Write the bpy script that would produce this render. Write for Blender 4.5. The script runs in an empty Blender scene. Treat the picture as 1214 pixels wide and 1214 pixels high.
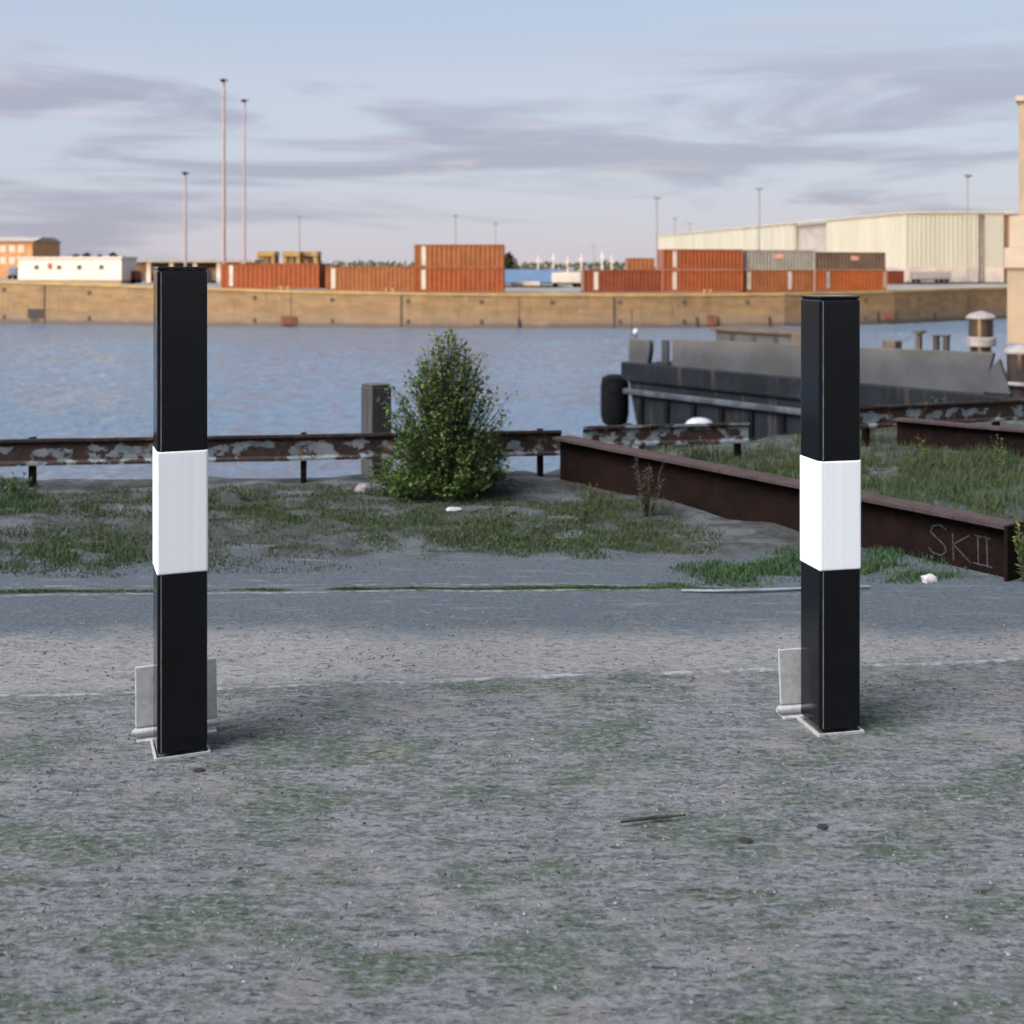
import bpy, math, random
from math import radians as R, sin, cos, pi, sqrt, atan2
from mathutils import Vector, Matrix, noise

random.seed(7)
scene = bpy.context.scene
COL = scene.collection

# ------------------------------------------------------------------ camera frame of the photograph
F = 1400.0          # focal length in photo pixels
CX, HY = 607.0, 318.0
CAMZ = 1.0
def P(px, py, d):
    return Vector(((px - CX) / F * d, d, CAMZ - (py - HY) / F * d))
def G(px, py):
    d = F * CAMZ / (py - HY)
    return Vector(((px - CX) / F * d, d, 0))
WATER = -5.6

SUN_AZ, SUN_EL = 38.0, 6.5       # sun stands behind the camera, to the left
SUN = Vector((-sin(R(SUN_AZ)) * cos(R(SUN_EL)), -cos(R(SUN_AZ)) * cos(R(SUN_EL)), sin(R(SUN_EL))))

# ------------------------------------------------------------------ objects
ROOT = {}
def tag(o, label=None, cat=None, group=None, kind=None):
    if label: o['label'] = label
    if cat: o['category'] = cat
    if group: o['group'] = group
    if kind: o['kind'] = kind
    return o
def thing(name, label, cat, loc=(0, 0, 0), rz=0.0, group=None):
    o = bpy.data.objects.new(name, None)
    o.empty_display_size = 0.1
    o.location = loc; o.rotation_euler = (0, 0, rz)
    COL.objects.link(o)
    ROOT[o.name] = (Vector(loc), rz)
    return tag(o, label, cat, group)

class MB:
    def __init__(s): s.v = []; s.f = []
    def add(s, vs, fs):
        n = len(s.v); s.v += [tuple(v) for v in vs]; s.f += [tuple(i + n for i in f) for f in fs]
    def quad(s, a, b, c, d): s.add([a, b, c, d], [(0, 1, 2, 3)])
    def hexa(s, p):     # p: 8 points, bottom 4 ccw then top 4
        s.add(p, [(3, 2, 1, 0), (4, 5, 6, 7), (0, 1, 5, 4), (1, 2, 6, 5), (2, 3, 7, 6), (3, 0, 4, 7)])
    def box(s, x0, x1, y0, y1, z0, z1, fr=None):
        p = [(x0, y0, z0), (x1, y0, z0), (x1, y1, z0), (x0, y1, z0), (x0, y0, z1), (x1, y0, z1), (x1, y1, z1), (x0, y1, z1)]
        if fr: p = [fr(Vector(q)) for q in p]
        s.hexa(p)
    def tube(s, p0, p1, r0, r1=None, n=10, caps=True):
        p0 = Vector(p0); p1 = Vector(p1); r1 = r0 if r1 is None else r1
        ax = (p1 - p0).normalized()
        a = ax.orthogonal().normalized(); b = ax.cross(a)
        vs = []
        for p, r in ((p0, r0), (p1, r1)):
            for k in range(n):
                t = 2 * pi * k / n
                vs.append(p + a * (r * cos(t)) + b * (r * sin(t)))
        fs = [(k, (k + 1) % n, n + (k + 1) % n, n + k) for k in range(n)]
        if caps: fs += [tuple(range(n - 1, -1, -1)), tuple(range(n, 2 * n))]
        s.add(vs, fs)
    def lathe(s, c, prof, n=24):
        c = Vector(c); vs = []
        for r, z in prof:
            for k in range(n):
                t = 2 * pi * k / n
                vs.append(c + Vector((r * cos(t), r * sin(t), z)))
        fs = []
        for i in range(len(prof) - 1):
            for k in range(n):
                fs.append((i * n + k, i * n + (k + 1) % n, (i + 1) * n + (k + 1) % n, (i + 1) * n + k))
        fs.append(tuple(range(n - 1, -1, -1)))
        m = (len(prof) - 1) * n
        fs.append(tuple(range(m, m + n)))
        s.add(vs, fs)
    def prism(s, poly, z0, z1, fr=None):   # poly ccw xy
        n = len(poly)
        vs = [Vector((x, y, z0)) for x, y in poly] + [Vector((x, y, z1)) for x, y in poly]
        if fr: vs = [fr(v) for v in vs]
        fs = [(i, (i + 1) % n, n + (i + 1) % n, n + i) for i in range(n)] + [tuple(range(n - 1, -1, -1)), tuple(range(n, 2 * n))]
        s.add(vs, fs)
    def build(s, name, mat, parent=None, loc=None, local=False, smooth=False, bevel=0, seg=2):
        me = bpy.data.meshes.new(name)
        off = Vector((0, 0, 0)); rz = 0
        if parent is not None and not local: off, rz = ROOT[parent.name]
        elif loc is not None: off = Vector(loc)
        rot = Matrix.Rotation(-rz, 3, 'Z')
        vs = [tuple(rot @ (Vector(v) - off)) for v in s.v] if not local else s.v
        me.from_pydata(vs, [], s.f); me.validate(); me.update()
        o = bpy.data.objects.new(name, me); COL.objects.link(o)
        if mat is not None: me.materials.append(mat)
        if smooth:
            me.polygons.foreach_set('use_smooth', [True] * len(me.polygons))
            try: me.set_sharp_from_angle(angle=R(38))
            except Exception: pass
        if bevel:
            m = o.modifiers.new('bevel', 'BEVEL'); m.width = bevel; m.segments = seg; m.limit_method = 'ANGLE'; m.angle_limit = R(40)
        if parent is not None:
            o.parent = parent; ROOT[o.name] = (off, rz)
        elif loc is not None:
            o.location = loc; ROOT[o.name] = (Vector(loc), 0)
        else: ROOT[o.name] = (Vector((0, 0, 0)), 0)
        return o

# ------------------------------------------------------------------ materials
class NT:
    def __init__(s, name):
        s.m = bpy.data.materials.new(name); s.m.use_nodes = True
        s.t = s.m.node_tree; s.n = s.t.nodes; s.b = s.n['Principled BSDF']
        s.co = s.n.new('ShaderNodeTexCoord').outputs['Object']
    def link(s, a, b): s.t.links.new(a, b)
    def val(s, x, sock):
        if isinstance(x, bpy.types.NodeSocket): s.link(x, sock)
        elif isinstance(x, (tuple, list)): sock.default_value = tuple(x) + ((1,) if len(x) == 3 and sock.type == 'RGBA' else ())
        else: sock.default_value = x
    def scale(s, v, sc):
        m = s.n.new('ShaderNodeMapping'); m.inputs['Scale'].default_value = sc; s.link(v, m.inputs['Vector']); return m.outputs[0]
    def noise(s, scale, detail=4, rough=.55, vec=None, dist=0):
        k = s.n.new('ShaderNodeTexNoise'); s.link(vec or s.co, k.inputs['Vector'])
        k.inputs['Scale'].default_value = scale; k.inputs['Detail'].default_value = detail
        k.inputs['Roughness'].default_value = rough; k.inputs['Distortion'].default_value = dist
        return k.outputs['Fac']
    def voro(s, scale, vec=None, feature='F1'):
        k = s.n.new('ShaderNodeTexVoronoi'); k.feature = feature; s.link(vec or s.co, k.inputs['Vector'])
        k.inputs['Scale'].default_value = scale; return k.outputs['Distance']
    def step(s, v, a, b, lo=0, hi=1):
        k = s.n.new('ShaderNodeMapRange'); k.interpolation_type = 'SMOOTHSTEP'
        s.val(v, k.inputs[0]); k.inputs[1].default_value = a; k.inputs[2].default_value = b
        k.inputs[3].default_value = lo; k.inputs[4].default_value = hi; return k.outputs[0]
    def math(s, op, a, b=0):
        k = s.n.new('ShaderNodeMath'); k.operation = op; s.val(a, k.inputs[0]); s.val(b, k.inputs[1]); return k.outputs[0]
    def mix(s, f, a, b, mode='MIX'):
        k = s.n.new('ShaderNodeMix'); k.data_type = 'RGBA'; k.blend_type = mode
        s.val(f, k.inputs[0]); s.val(a, k.inputs[6]); s.val(b, k.inputs[7]); return k.outputs[2]
    def bump(s, h, strength=.5, dist=.01, normal=None):
        k = s.n.new('ShaderNodeBump'); s.link(h, k.inputs['Height'])
        k.inputs['Strength'].default_value = strength; k.inputs['Distance'].default_value = dist
        if normal: s.link(normal, k.inputs['Normal'])
        return k.outputs[0]
    def out(s, color, rough=.7, metal=0, normal=None, spec=None, coat=0):
        s.val(color, s.b.inputs['Base Color']); s.val(rough, s.b.inputs['Roughness']); s.val(metal, s.b.inputs['Metallic'])
        if normal: s.link(normal, s.b.inputs['Normal'])
        if spec is not None: s.b.inputs['Specular IOR Level'].default_value = spec
        if coat: s.b.inputs['Coat Weight'].default_value = coat
        return s.m
    def rnd(s): return s.n.new('ShaderNodeNewGeometry').outputs['Random Per Island']

def plain(name, c1, c2=None, scale=3, rough=.6, metal=0, bump=0, bscale=40, bdist=.005, lo=.35, hi=.65, stretch=None, spec=None, coat=0):
    n = NT(name)
    vec = n.scale(n.co, stretch) if stretch else n.co
    c2 = c2 or tuple(x * .8 for x in c1)
    f = n.step(n.noise(scale, 6, .6, vec), lo, hi)
    col = n.mix(f, c1, c2)
    nm = n.bump(n.noise(bscale, 4), bump, bdist) if bump else None
    return n.out(col, rough, metal, nm, spec, coat)

M = {}
def black_paint():
    n = NT('black powder coat')
    f = n.noise(900, 2)
    g = n.step(n.noise(14, 6, .7), .58, .8)
    col = n.mix(g, (.0012, .0017, .0026), (.0028, .0033, .0042))
    r = n.step(n.noise(25, 5), .3, .7, .13, .22)
    n.b.inputs['IOR'].default_value = 1.5
    return n.out(col, r, 0, n.bump(f, .03, .0004), .4)
M['black'] = black_paint()
def white_sleeve():
    n = NT('white reflective band')
    st = n.noise(1, 3, .5, n.scale(n.co, (260, 260, .6)))
    col = n.mix(n.step(st, .3, .7), (.80, .79, .79), (.755, .75, .755))
    return n.out(col, .38, 0, n.bump(st, .06, .0006))
M['white_band'] = white_sleeve()
M['edge_highlight'] = plain('painted corner highlight', (.17, .16, .155), (.11, .105, .10), 30, .5)  # grey tone that paints in the bevel's highlight
M['galv'] = plain('galvanised steel', (.50, .49, .48), (.40, .39, .385), 60, .42, .35, .1, 300, .0006)
M['galv_bright'] = plain('bright steel rim', (.50, .49, .48), (.36, .355, .35), 60, .45, .3)

def ground_mat():
    n = NT('worn quay ground')
    sx = n.n.new('ShaderNodeSeparateXYZ'); n.link(n.co, sx.inputs[0])
    X, Y = sx.outputs[0], sx.outputs[1]
    warp = n.math('MULTIPLY', n.math('SUBTRACT', n.noise(2.2, 5, .6), .5), .55)
    warp2 = n.math('MULTIPLY', n.math('SUBTRACT', n.noise(9, 5, .6), .5), .12)
    fine = n.noise(430, 3, .75)
    mid = n.noise(1, 7, .78, n.scale(n.co, (62, 88, 60)))
    mid2 = n.noise(1, 6, .7, n.scale(n.co, (15, 30, 20)))
    big = n.noise(5.0, 5, .6)
    dash = n.noise(1, 4, .65, n.scale(n.co, (30, 95, 40)), .4)         # short scuffs and grooves
    st = n.noise(1, 6, .68, n.scale(n.co, (9, 42, 20)))                # drifts swept along the quay
    dk = n.step(dash, .585, .665)
    lt = n.step(dash, .40, .31)
    # gravelly dirt
    a = n.mix(n.step(mid, .42, .60), (.070, .075, .080), (.212, .218, .226))
    a = n.mix(n.step(st, .42, .62, .0, .6), a, (.24, .24, .246))
    a = n.mix(n.step(mid2, .49, .65, 0, .55), a, (.060, .065, .068))
    a = n.mix(n.step(big, .52, .66, 0, .5), a, (.235, .215, .203))
    a = n.mix(n.math('MULTIPLY', lt, .45), a, (.31, .31, .315))
    a = n.mix(n.step(fine, .52, .70, 0, .5), a, (.30, .30, .31))
    # moss in the dirt
    mo = n.math('MULTIPLY', n.step(n.noise(1, 6, .7, n.scale(n.co, (3.2, 5.5, 4))), .45, .60), n.step(n.noise(1, 5, .75, n.scale(n.co, (50, 95, 60))), .40, .56))
    mossy = n.mix(n.step(n.noise(120, 3), .3, .7), (.030, .052, .030), (.070, .105, .052))
    yl = n.math('ADD', n.math('SUBTRACT', Y, n.math('MULTIPLY', X, .10)), n.math('MULTIPLY', warp2, .4))
    near = n.step(yl, 2.84, 2.93, 1, 0)
    a = n.mix(n.math('MULTIPLY', n.math('MULTIPLY', mo, near), .8), a, mossy)
    # pale dust drift beyond the joint
    d = n.mix(n.step(mid, .38, .62), (.15, .15, .152), (.27, .265, .263))
    d = n.mix(n.step(st, .42, .6, 0, .5), d, (.28, .272, .265))
    d = n.mix(n.step(mid2, .54, .66, 0, .55), d, (.085, .087, .09))
    dust = n.step(n.math('ADD', yl, n.math('MULTIPLY', warp, .12)), 2.87, 2.93)
    c = n.mix(dust, a, d)
    # smooth asphalt lane
    s = n.mix(n.step(mid, .36, .64), (.058, .073, .088), (.108, .124, .142))
    s = n.mix(n.step(fine, .5, .75, 0, .45), s, (.24, .26, .28))
    s = n.mix(n.step(n.noise(1, 5, .6, n.scale(n.co, (4, 26, 9))), .55, .70, 0, .75), s, (.16, .172, .188))
    s = n.mix(n.step(n.noise(1, 4, .7, n.scale(n.co, (18, 130, 9))), .62, .68, 0, .8), s, (.30, .31, .325))
    lane = n.step(n.math('ADD', Y, n.math('MULTIPLY', warp, .55)), 3.12, 3.34)
    c = n.mix(lane, c, s)
    # bare sandy soil towards the edge
    e = n.mix(n.step(n.noise(40, 6, .7), .3, .7), (.036, .038, .035), (.082, .084, .083))
    e = n.mix(n.step(n.noise(3.2, 5, .6), .44, .6, 0, .75), e, (.128, .135, .150))
    e = n.mix(n.step(n.noise(1, 6, .7, n.scale(n.co, (5, 9, 6))), .50, .60, 0, .85), e, (.036, .042, .030))
    e = n.mix(n.step(n.noise(160, 3, .7), .3, .45, .5, 0), e, (.035, .036, .032))
    soil = n.step(n.math('ADD', Y, n.math('MULTIPLY', warp, .9)), 4.02, 4.22)
    c = n.mix(soil, c, e)
    c = n.mix(n.math('MULTIPLY', dk, n.step(lane, 0, 1, .78, .2)), c, (.030, .032, .035))
    h = n.math('ADD', n.math('MULTIPLY', mid, .7), n.math('ADD', n.math('MULTIPLY', fine, .25), n.math('MULTIPLY', mid2, .8)))
    h = n.math('SUBTRACT', h, n.math('MULTIPLY', dk, .35))
    nb = n.bump(h, .9, .014)
    return n.out(c, .93, 0, nb, .2)
M['ground'] = ground_mat()
M['kerb'] = plain('dull kerb mortar', (.165, .172, .18), (.085, .09, .095), 30, .9, 0, .3, 120, .001, .40, .6)
M['far_ground'] = plain('far quay asphalt', (.21, .19, .165), (.15, .14, .125), .12, .9)
M['pale_line'] = plain('pale mortar joint', (.225, .23, .235), (.12, .125, .13), 34, .9, 0, .3, 120, .001, .40, .58)
M['soilwall'] = plain('quay face', (.16, .15, .14), (.08, .08, .075), 2, .9)

def water_mat():
    n = NT('harbour water')
    v = n.scale(n.co, (1.0, .6, 1))
    h1 = n.noise(3.2, 6, .7, v, .4)
    h2 = n.noise(7, 4, .65, v, .3)
    h3 = n.noise(.06, 3, .5, n.scale(n.co, (.7, 1.6, 1)))
    h = n.math('ADD', n.math('MULTIPLY', h1, .75), n.math('MULTIPLY', h2, .25))
    st = n.step(h3, .35, .65, .72, 1.0)
    k = n.n.new('ShaderNodeBump'); n.link(h, k.inputs['Height']); n.link(st, k.inputs['Strength']); k.inputs['Distance'].default_value = .55
    col = n.mix(n.step(h3, .35, .65), (.098, .150, .222), (.118, .172, .245))
    n.b.inputs['IOR'].default_value = 1.33
    return n.out(col, .06, 0, k.outputs[0])
M['water'] = water_mat()

def rust_mat(name, c1, c2, c3, scale=9, rough=.85, bump=.5):
    n = NT(name)
    f1 = n.step(n.noise(scale, 7, .7), .35, .65)
    f2 = n.step(n.noise(scale * 5, 5, .7), .5, .7)
    c = n.mix(f1, c1, c2); c = n.mix(f2, c, c3)
    return n.out(c, rough, 0, n.bump(n.noise(scale * 14, 5, .7), bump, .003), .08)
M['rust'] = rust_mat('dark rusted steel', (.0075, .0042, .0036), (.015, .0072, .0056), (.0038, .003, .003), 12)
M['rust_top'] = rust_mat('dusty rusted flange', (.05, .035, .034), (.072, .053, .052), (.026, .018, .017), 10)
def peel_mat():
    n = NT('peeling white paint over rust')
    r = n.mix(n.step(n.noise(30, 5, .7), .35, .65), (.036, .016, .009), (.010, .0075, .0065))
    r = n.mix(n.step(n.noise(14, 4), .55, .7), r, (.085, .038, .016))
    w = n.mix(n.step(n.noise(20, 4), .35, .7), (.165, .185, .195), (.09, .10, .11))
    sz = n.n.new('ShaderNodeSeparateXYZ'); n.link(n.co, sz.inputs[0])
    top = n.step(sz.outputs[2], .178, .215, 0, .17)
    m = n.step(n.math('SUBTRACT', n.noise(10.5, 6, .62, n.scale(n.co, (1, 1, 1.3))), top), .495, .55)
    c = n.mix(m, r, w)
    return n.out(c, .75, 0, n.bump(m, .35, .003), .35)
M['peel'] = peel_mat()
M['old_wood'] = plain('weathered grey wood', (.075, .070, .068), (.028, .026, .027), 1, .9, 0, .6, 60, .005, .3, .7, (34, 34, 3))
M['chalk'] = plain('chalk scrawl', (.06, .057, .057), (.011, .009, .009), 90, .9, lo=.35, hi=.7)
M['stone'] = plain('pale stone', (.42, .40, .39), (.30, .28, .28), 20, .9, 0, .5, 60, .005)
M['pinkstone'] = plain('pinkish concrete block', (.20, .17, .165), (.14, .12, .118), 20, .9, 0, .5, 60, .005)
M['darkstone'] = plain('dark stone', (.014, .014, .015), (.008, .008, .009), 30, .85, 0, .6, 90, .004)
M['twig'] = plain('dead twig bark', (.012, .011, .011), (.03, .028, .027), 50, .9, 0, .5, 120, .002)
M['white_paint'] = plain('white enamel', (.40, .40, .42), (.32, .32, .34), 6, .5)
M['pipe'] = plain('pale pipe', (.22, .24, .26), (.12, .135, .145), 14, .6)

def leaf_mat(name, cols, rough=.55, trans=.0):
    n = NT(name)
    r = n.rnd()
    k = n.n.new('ShaderNodeValToRGB'); n.link(r, k.inputs[0])
    el = k.color_ramp.elements
    el[0].position = 0; el[0].color = cols[0] + (1,)
    el[1].position = 1; el[1].color = cols[-1] + (1,)
    for i, c in enumerate(cols[1:-1]):
        e = el.new((i + 1) / (len(cols) - 1)); e.color = c + (1,)
    m = n.out(k.outputs[0], rough, 0, None, .15)
    if trans:
        tr = n.n.new('ShaderNodeBsdfTranslucent'); n.link(k.outputs[0], tr.inputs[0])
        mx = n.n.new('ShaderNodeMixShader'); mx.inputs[0].default_value = trans
        n.link(n.b.outputs[0], mx.inputs[1]); n.link(tr.outputs[0], mx.inputs[2])
        n.link(mx.outputs[0], n.n['Material Output'].inputs[0])
    return m
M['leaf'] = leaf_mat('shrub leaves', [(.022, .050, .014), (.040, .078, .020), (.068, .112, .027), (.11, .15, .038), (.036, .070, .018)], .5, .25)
M['leaf_lit_young'] = leaf_mat('young shrub leaves', [(.085, .12, .028), (.16, .20, .052), (.22, .24, .08), (.08, .115, .025)], .5, .3)  # fresh yellow-green, brightened to paint in the shrub's lit rims
M['stem'] = plain('shrub stems', (.05, .04, .032), (.03, .025, .02), 40, .9)
M['grass_dry'] = leaf_mat('dry grass', [(.046, .066, .027), (.066, .080, .038), (.038, .060, .024), (.095, .10, .054), (.030, .054, .020)], .7, .15)
M['grass_green'] = leaf_mat('green grass', [(.030, .068, .026), (.048, .095, .036), (.068, .118, .05), (.026, .056, .021), (.075, .10, .045)], .6, .2)
M['dry_plant'] = leaf_mat('dry weed', [(.075, .056, .036), (.11, .085, .055), (.05, .042, .028), (.07, .075, .035)], .8, .1)
M['tree_far'] = leaf_mat('far foliage', [(.035, .045, .022), (.06, .065, .03), (.05, .06, .035), (.085, .08, .04)], .8)

# far side
M['quay'] = None
def quay_mat():
    n = NT('old quay concrete')
    sx = n.n.new('ShaderNodeSeparateXYZ'); n.link(n.co, sx.inputs[0])
    v = n.scale(n.co, (.35, .35, 1.2))
    c = n.mix(n.step(n.noise(1.0, 7, .68, v), .35, .65), (.245, .165, .088), (.175, .116, .063))
    c = n.mix(n.step(n.noise(1, 6, .7, n.scale(n.co, (1.6, 1.6, .16))), .53, .68, 0, .65), c, (.12, .085, .055))
    c = n.mix(n.step(n.noise(1, 5, .7, n.scale(n.co, (1.1, 1.1, .5))), .62, .72, 0, .6), c, (.33, .27, .2))
    tide = n.math('ADD', sx.outputs[2], n.math('MULTIPLY', n.math('SUBTRACT', n.noise(.5, 5), .5), .8))
    c = n.mix(n.step(tide, .22, .75, .95, 0), c, (.035, .026, .02))
    c = n.mix(n.step(tide, .7, 1.9, .5, 0), c, (.17, .14, .12))
    return n.out(c, .9, 0, n.bump(n.noise(2.5, 6), .4, .06), .2)
M['quay'] = quay_mat()
M['coping'] = plain('yellow painted coping', (.36, .235, .07), (.24, .165, .075), .6, .8)
M['rustbox'] = plain('rusty fender', (.16, .055, .03), (.09, .035, .022), 1.5, .85)
M['hole'] = plain('dark fender socket', (.08, .055, .04), (.05, .035, .03), 2, .9)
M['dark'] = plain('dark steel', (.03, .03, .034), (.018, .018, .02), 3, .7)
def cont_mat(name, c, c2):
    n = NT(name)
    f = n.step(n.noise(.8, 6, .65), .4, .65)
    col = n.mix(f, c, c2)
    st = n.step(n.noise(1, 5, .7, n.scale(n.co, (2.2, 2.2, .25))), .56, .7, 0, .55)
    col = n.mix(st, col, tuple(x * .55 for x in c2))
    return n.out(col, .7, 0, None, .15)
M['c_orange'] = cont_mat('orange red container paint', (.230, .064, .024), (.185, .054, .022))
M['c_ochre'] = cont_mat('faded orange container paint', (.235, .088, .036), (.185, .068, .028))
M['c_red'] = cont_mat('brick red container paint', (.170, .046, .022), (.130, .037, .019))
M['c_bright'] = cont_mat('bright orange container paint', (.33, .092, .028), (.265, .075, .024))
M['c_grey'] = cont_mat('grey container paint', (.25, .235, .21), (.20, .19, .17))
M['c_brown'] = cont_mat('brown container paint', (.15, .095, .068), (.115, .078, .057))
M['mark'] = plain('white container lettering panel', (.46, .42, .37), (.36, .32, .28), 1.2, .6)
M['mark_red'] = plain('red white emblem', (.62, .22, .15), (.7, .5, .42), 1.5, .6)
def clad(name, c1, c2, per=1.5):
    n = NT(name)
    f = n.step(n.noise(1, 5, .6, n.scale(n.co, (.35, .35, .04))), .35, .65)
    c = n.mix(f, c1, c2)
    return n.out(c, .55, 0, None, .3)
M['cream'] = clad('cream wall cladding', (.345, .335, .28), (.31, .30, .245))
M['shed_base'] = plain('stained concrete plinth', (.40, .34, .29), (.25, .22, .21), .3, .9)
M['brown_clad'] = clad('brown sheet cladding', (.26, .155, .085), (.20, .125, .07))
M['roof_grey'] = plain('grey roof', (.30, .28, .26), (.24, .22, .2), .5, .8)
M['brick'] = plain('orange brick wall', (.46, .23, .10), (.37, .185, .085), .8, .9)
M['win'] = plain('window surround', (.62, .54, .44), (.55, .47, .38), 1, .5)
M['glass'] = plain('dark window glass', (.06, .06, .065), (.04, .04, .045), 2, .15)
M['hut'] = plain('white hut wall', (.52, .46, .43), (.46, .41, .375), .7, .7)
M['yellow'] = plain('yellow machine paint', (.32, .20, .06), (.25, .155, .05), 1, .6)
M['blue'] = plain('blue sheet roof', (.085, .14, .23), (.065, .11, .19), .5, .55)
M['tarp'] = plain('pale trailer side', (.52, .46, .41), (.44, .39, .35), .5, .7)
M['mast_pink'] = plain('pinkish rusty mast paint', (.34, .25, .235), (.28, .205, .19), .6, .6)  # pinkish base tone of the left masts
M['mast_grey'] = plain('grey mast steel', (.22, .20, .20), (.18, .165, .165), .6, .6)
M['mast_pale'] = plain('pale mast', (.62, .52, .47), (.56, .47, .42), .6, .6)
M['pillar'] = plain('tan concrete pillar', (.28, .215, .145), (.23, .18, .125), .35, .9, 0, .3, 3, .03)
M['pillar_pale'] = plain('paler pillar concrete', (.34, .28, .215), (.29, .24, .18), .35, .9)
M['tire'] = plain('black rubber', (.004, .004, .0045), (.008, .008, .0085), 5, .95, 0, .5, 12, .05, spec=.1)
def hull_mat():
    n = NT('dark barge hull')
    c = n.mix(n.step(n.noise(1.2, 6, .65), .35, .65), (.006, .007, .009), (.011, .013, .017))
    c = n.mix(n.step(n.noise(1, 6, .7, n.scale(n.co, (3, 3, .35))), .54, .66, 0, .7), c, (.05, .038, .03))
    c = n.mix(n.step(n.noise(1, 5, .7, n.scale(n.co, (2.2, 2.2, .2))), .58, .7, 0, .6), c, (.075, .088, .10))
    return n.out(c, .7, 0, n.bump(n.noise(3, 5), .4, .06), .2)
M['hull'] = hull_mat()
M['strake'] = plain('worn rubbing strake', (.075, .085, .10), (.018, .02, .024), 1.5, .5)
M['coam'] = plain('grey painted steel plate', (.064, .064, .067), (.043, .042, .041), .9, .7, 0, .25, 8, .02)
M['deck'] = plain('barge deck plate', (.05, .05, .054), (.03, .03, .033), 1.5, .8)
M['coam_brown'] = plain('rust stained plate', (.085, .062, .05), (.05, .04, .035), 1.5, .8)
M['vent_cap'] = plain('dull pale vent paint', (.24, .222, .225), (.17, .158, .16), 4, .7)
M['copper'] = plain('brown vent drum', (.085, .06, .048), (.05, .038, .032), 2, .3, .5)
M['brickdark'] = plain('dark brick', (.075, .055, .045), (.055, .042, .036), 1, .9)

# ------------------------------------------------------------------ near ground
EDGE = [(-80, 5.35), (-2.4, 5.62), (-.4, 5.72), (.15, 5.80), (.5, 6.35), (1.1, 6.72), (1.9, 7.2), (3.2, 7.8), (6, 9.0), (80, 40)]
def edge_y(x):
    for (x0, y0), (x1, y1) in zip(EDGE, EDGE[1:]):
        if x0 <= x <= x1: return y0 + (y1 - y0) * (x - x0) / (x1 - x0)
    return 6
def sstep(a, b, v):
    t = max(0, min(1, (v - a) / (b - a))); return t * t * (3 - 2 * t)
def gh(x, y):
    if abs(x) > 8 or y < 1.0: return 0
    a = .004 + .022 * sstep(3.85, 4.4, y)
    a *= 1 - sstep(6, 8, abs(x))
    z = a * noise.fractal(Vector((x * 2.3, y * 2.6, 3.1)), .9, 2.1, 4)
    z += .0022 * noise.fractal(Vector((x * 17, y * 17, 9.3)), .8, 2.1, 3) * sstep(3.7, 3.2, y)
    return z
def lin(a, b, n): return [a + (b - a) * i / n for i in range(n)]
xs = lin(-80, -8, 10) + lin(-8, -3.2, 20) + lin(-3.2, 3.4, 240) + lin(3.4, 8, 20) + lin(8, 80, 10) + [80]
ts = []       # rows: y values up to 4, then fractions to the edge
ys = lin(-80, 0, 8) + lin(0, 1.2, 5) + lin(1.2, 3.6, 120) + lin(3.6, 4.4, 30) + [4.4]
fr_ = [i / 60 for i in range(1, 61)]
mb = MB(); nr = len(ys) + len(fr_) + 1
for x in xs:
    e = edge_y(x)
    for y in ys: mb.v.append((x, y, gh(x, y)))
    for f in fr_:
        y = 4.4 + (e - 4.4) * f
        mb.v.append((x, y, gh(x, y) if f < 1 else -.01))
    mb.v.append((x, e + .02, -9))
for i in range(len(xs) - 1):
    for j in range(nr - 1):
        a = i * nr + j
        mb.f.append((a, a + nr, a + nr + 1, a + 1))
g = mb.build('ground', M['ground'], smooth=True); tag(g, 'worn grey quay ground of asphalt, dust and soil', 'ground', kind='structure')

# water
mb = MB(); wx = [-80 + .29 * i for i in range(552)]; wy = [26 + .27 * i for i in range(482)]
def wave(x, y):
    e = min(1, (80 - abs(x)) / 8, (y - 26) / 4, (wy[-1] - y) / 4); e = max(0, e)
    g = .7 + .6 * noise.noise(Vector((x * .05, y * .09, 8)))
    return WATER + e * g * (.05 * noise.noise(Vector((x * .5, y * .6, 1))) + .09 * noise.noise(Vector((x * 1.1, y * 1.2, 4))) + .075 * noise.noise(Vector((x * 2.3, y * 2.4, 7))))
for x in wx:
    for y in wy: mb.v.append((x, y, wave(x, y)))
k = len(wy)
for i in range(len(wx) - 1):
    for j in range(k - 1):
        a = i * k + j; mb.f.append((a, a + k, a + k + 1, a + 1))
X0, X1, Y0, Y1 = wx[0], wx[-1], wy[0], wy[-1]
for q in (((-3000, -40), (3000, -40), (3000, Y0), (-3000, Y0)), ((-3000, Y1), (3000, Y1), (3000, 900), (-3000, 900)), ((-3000, Y0), (X0, Y0), (X0, Y1), (-3000, Y1)), ((X1, Y0), (3000, Y0), (3000, Y1), (X1, Y1))):
    mb.quad(*[(x, y, WATER) for x, y in q])
tag(mb.build('water', M['water'], smooth=True), 'rippled blue harbour water between the two quays', 'water', kind='structure')

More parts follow.
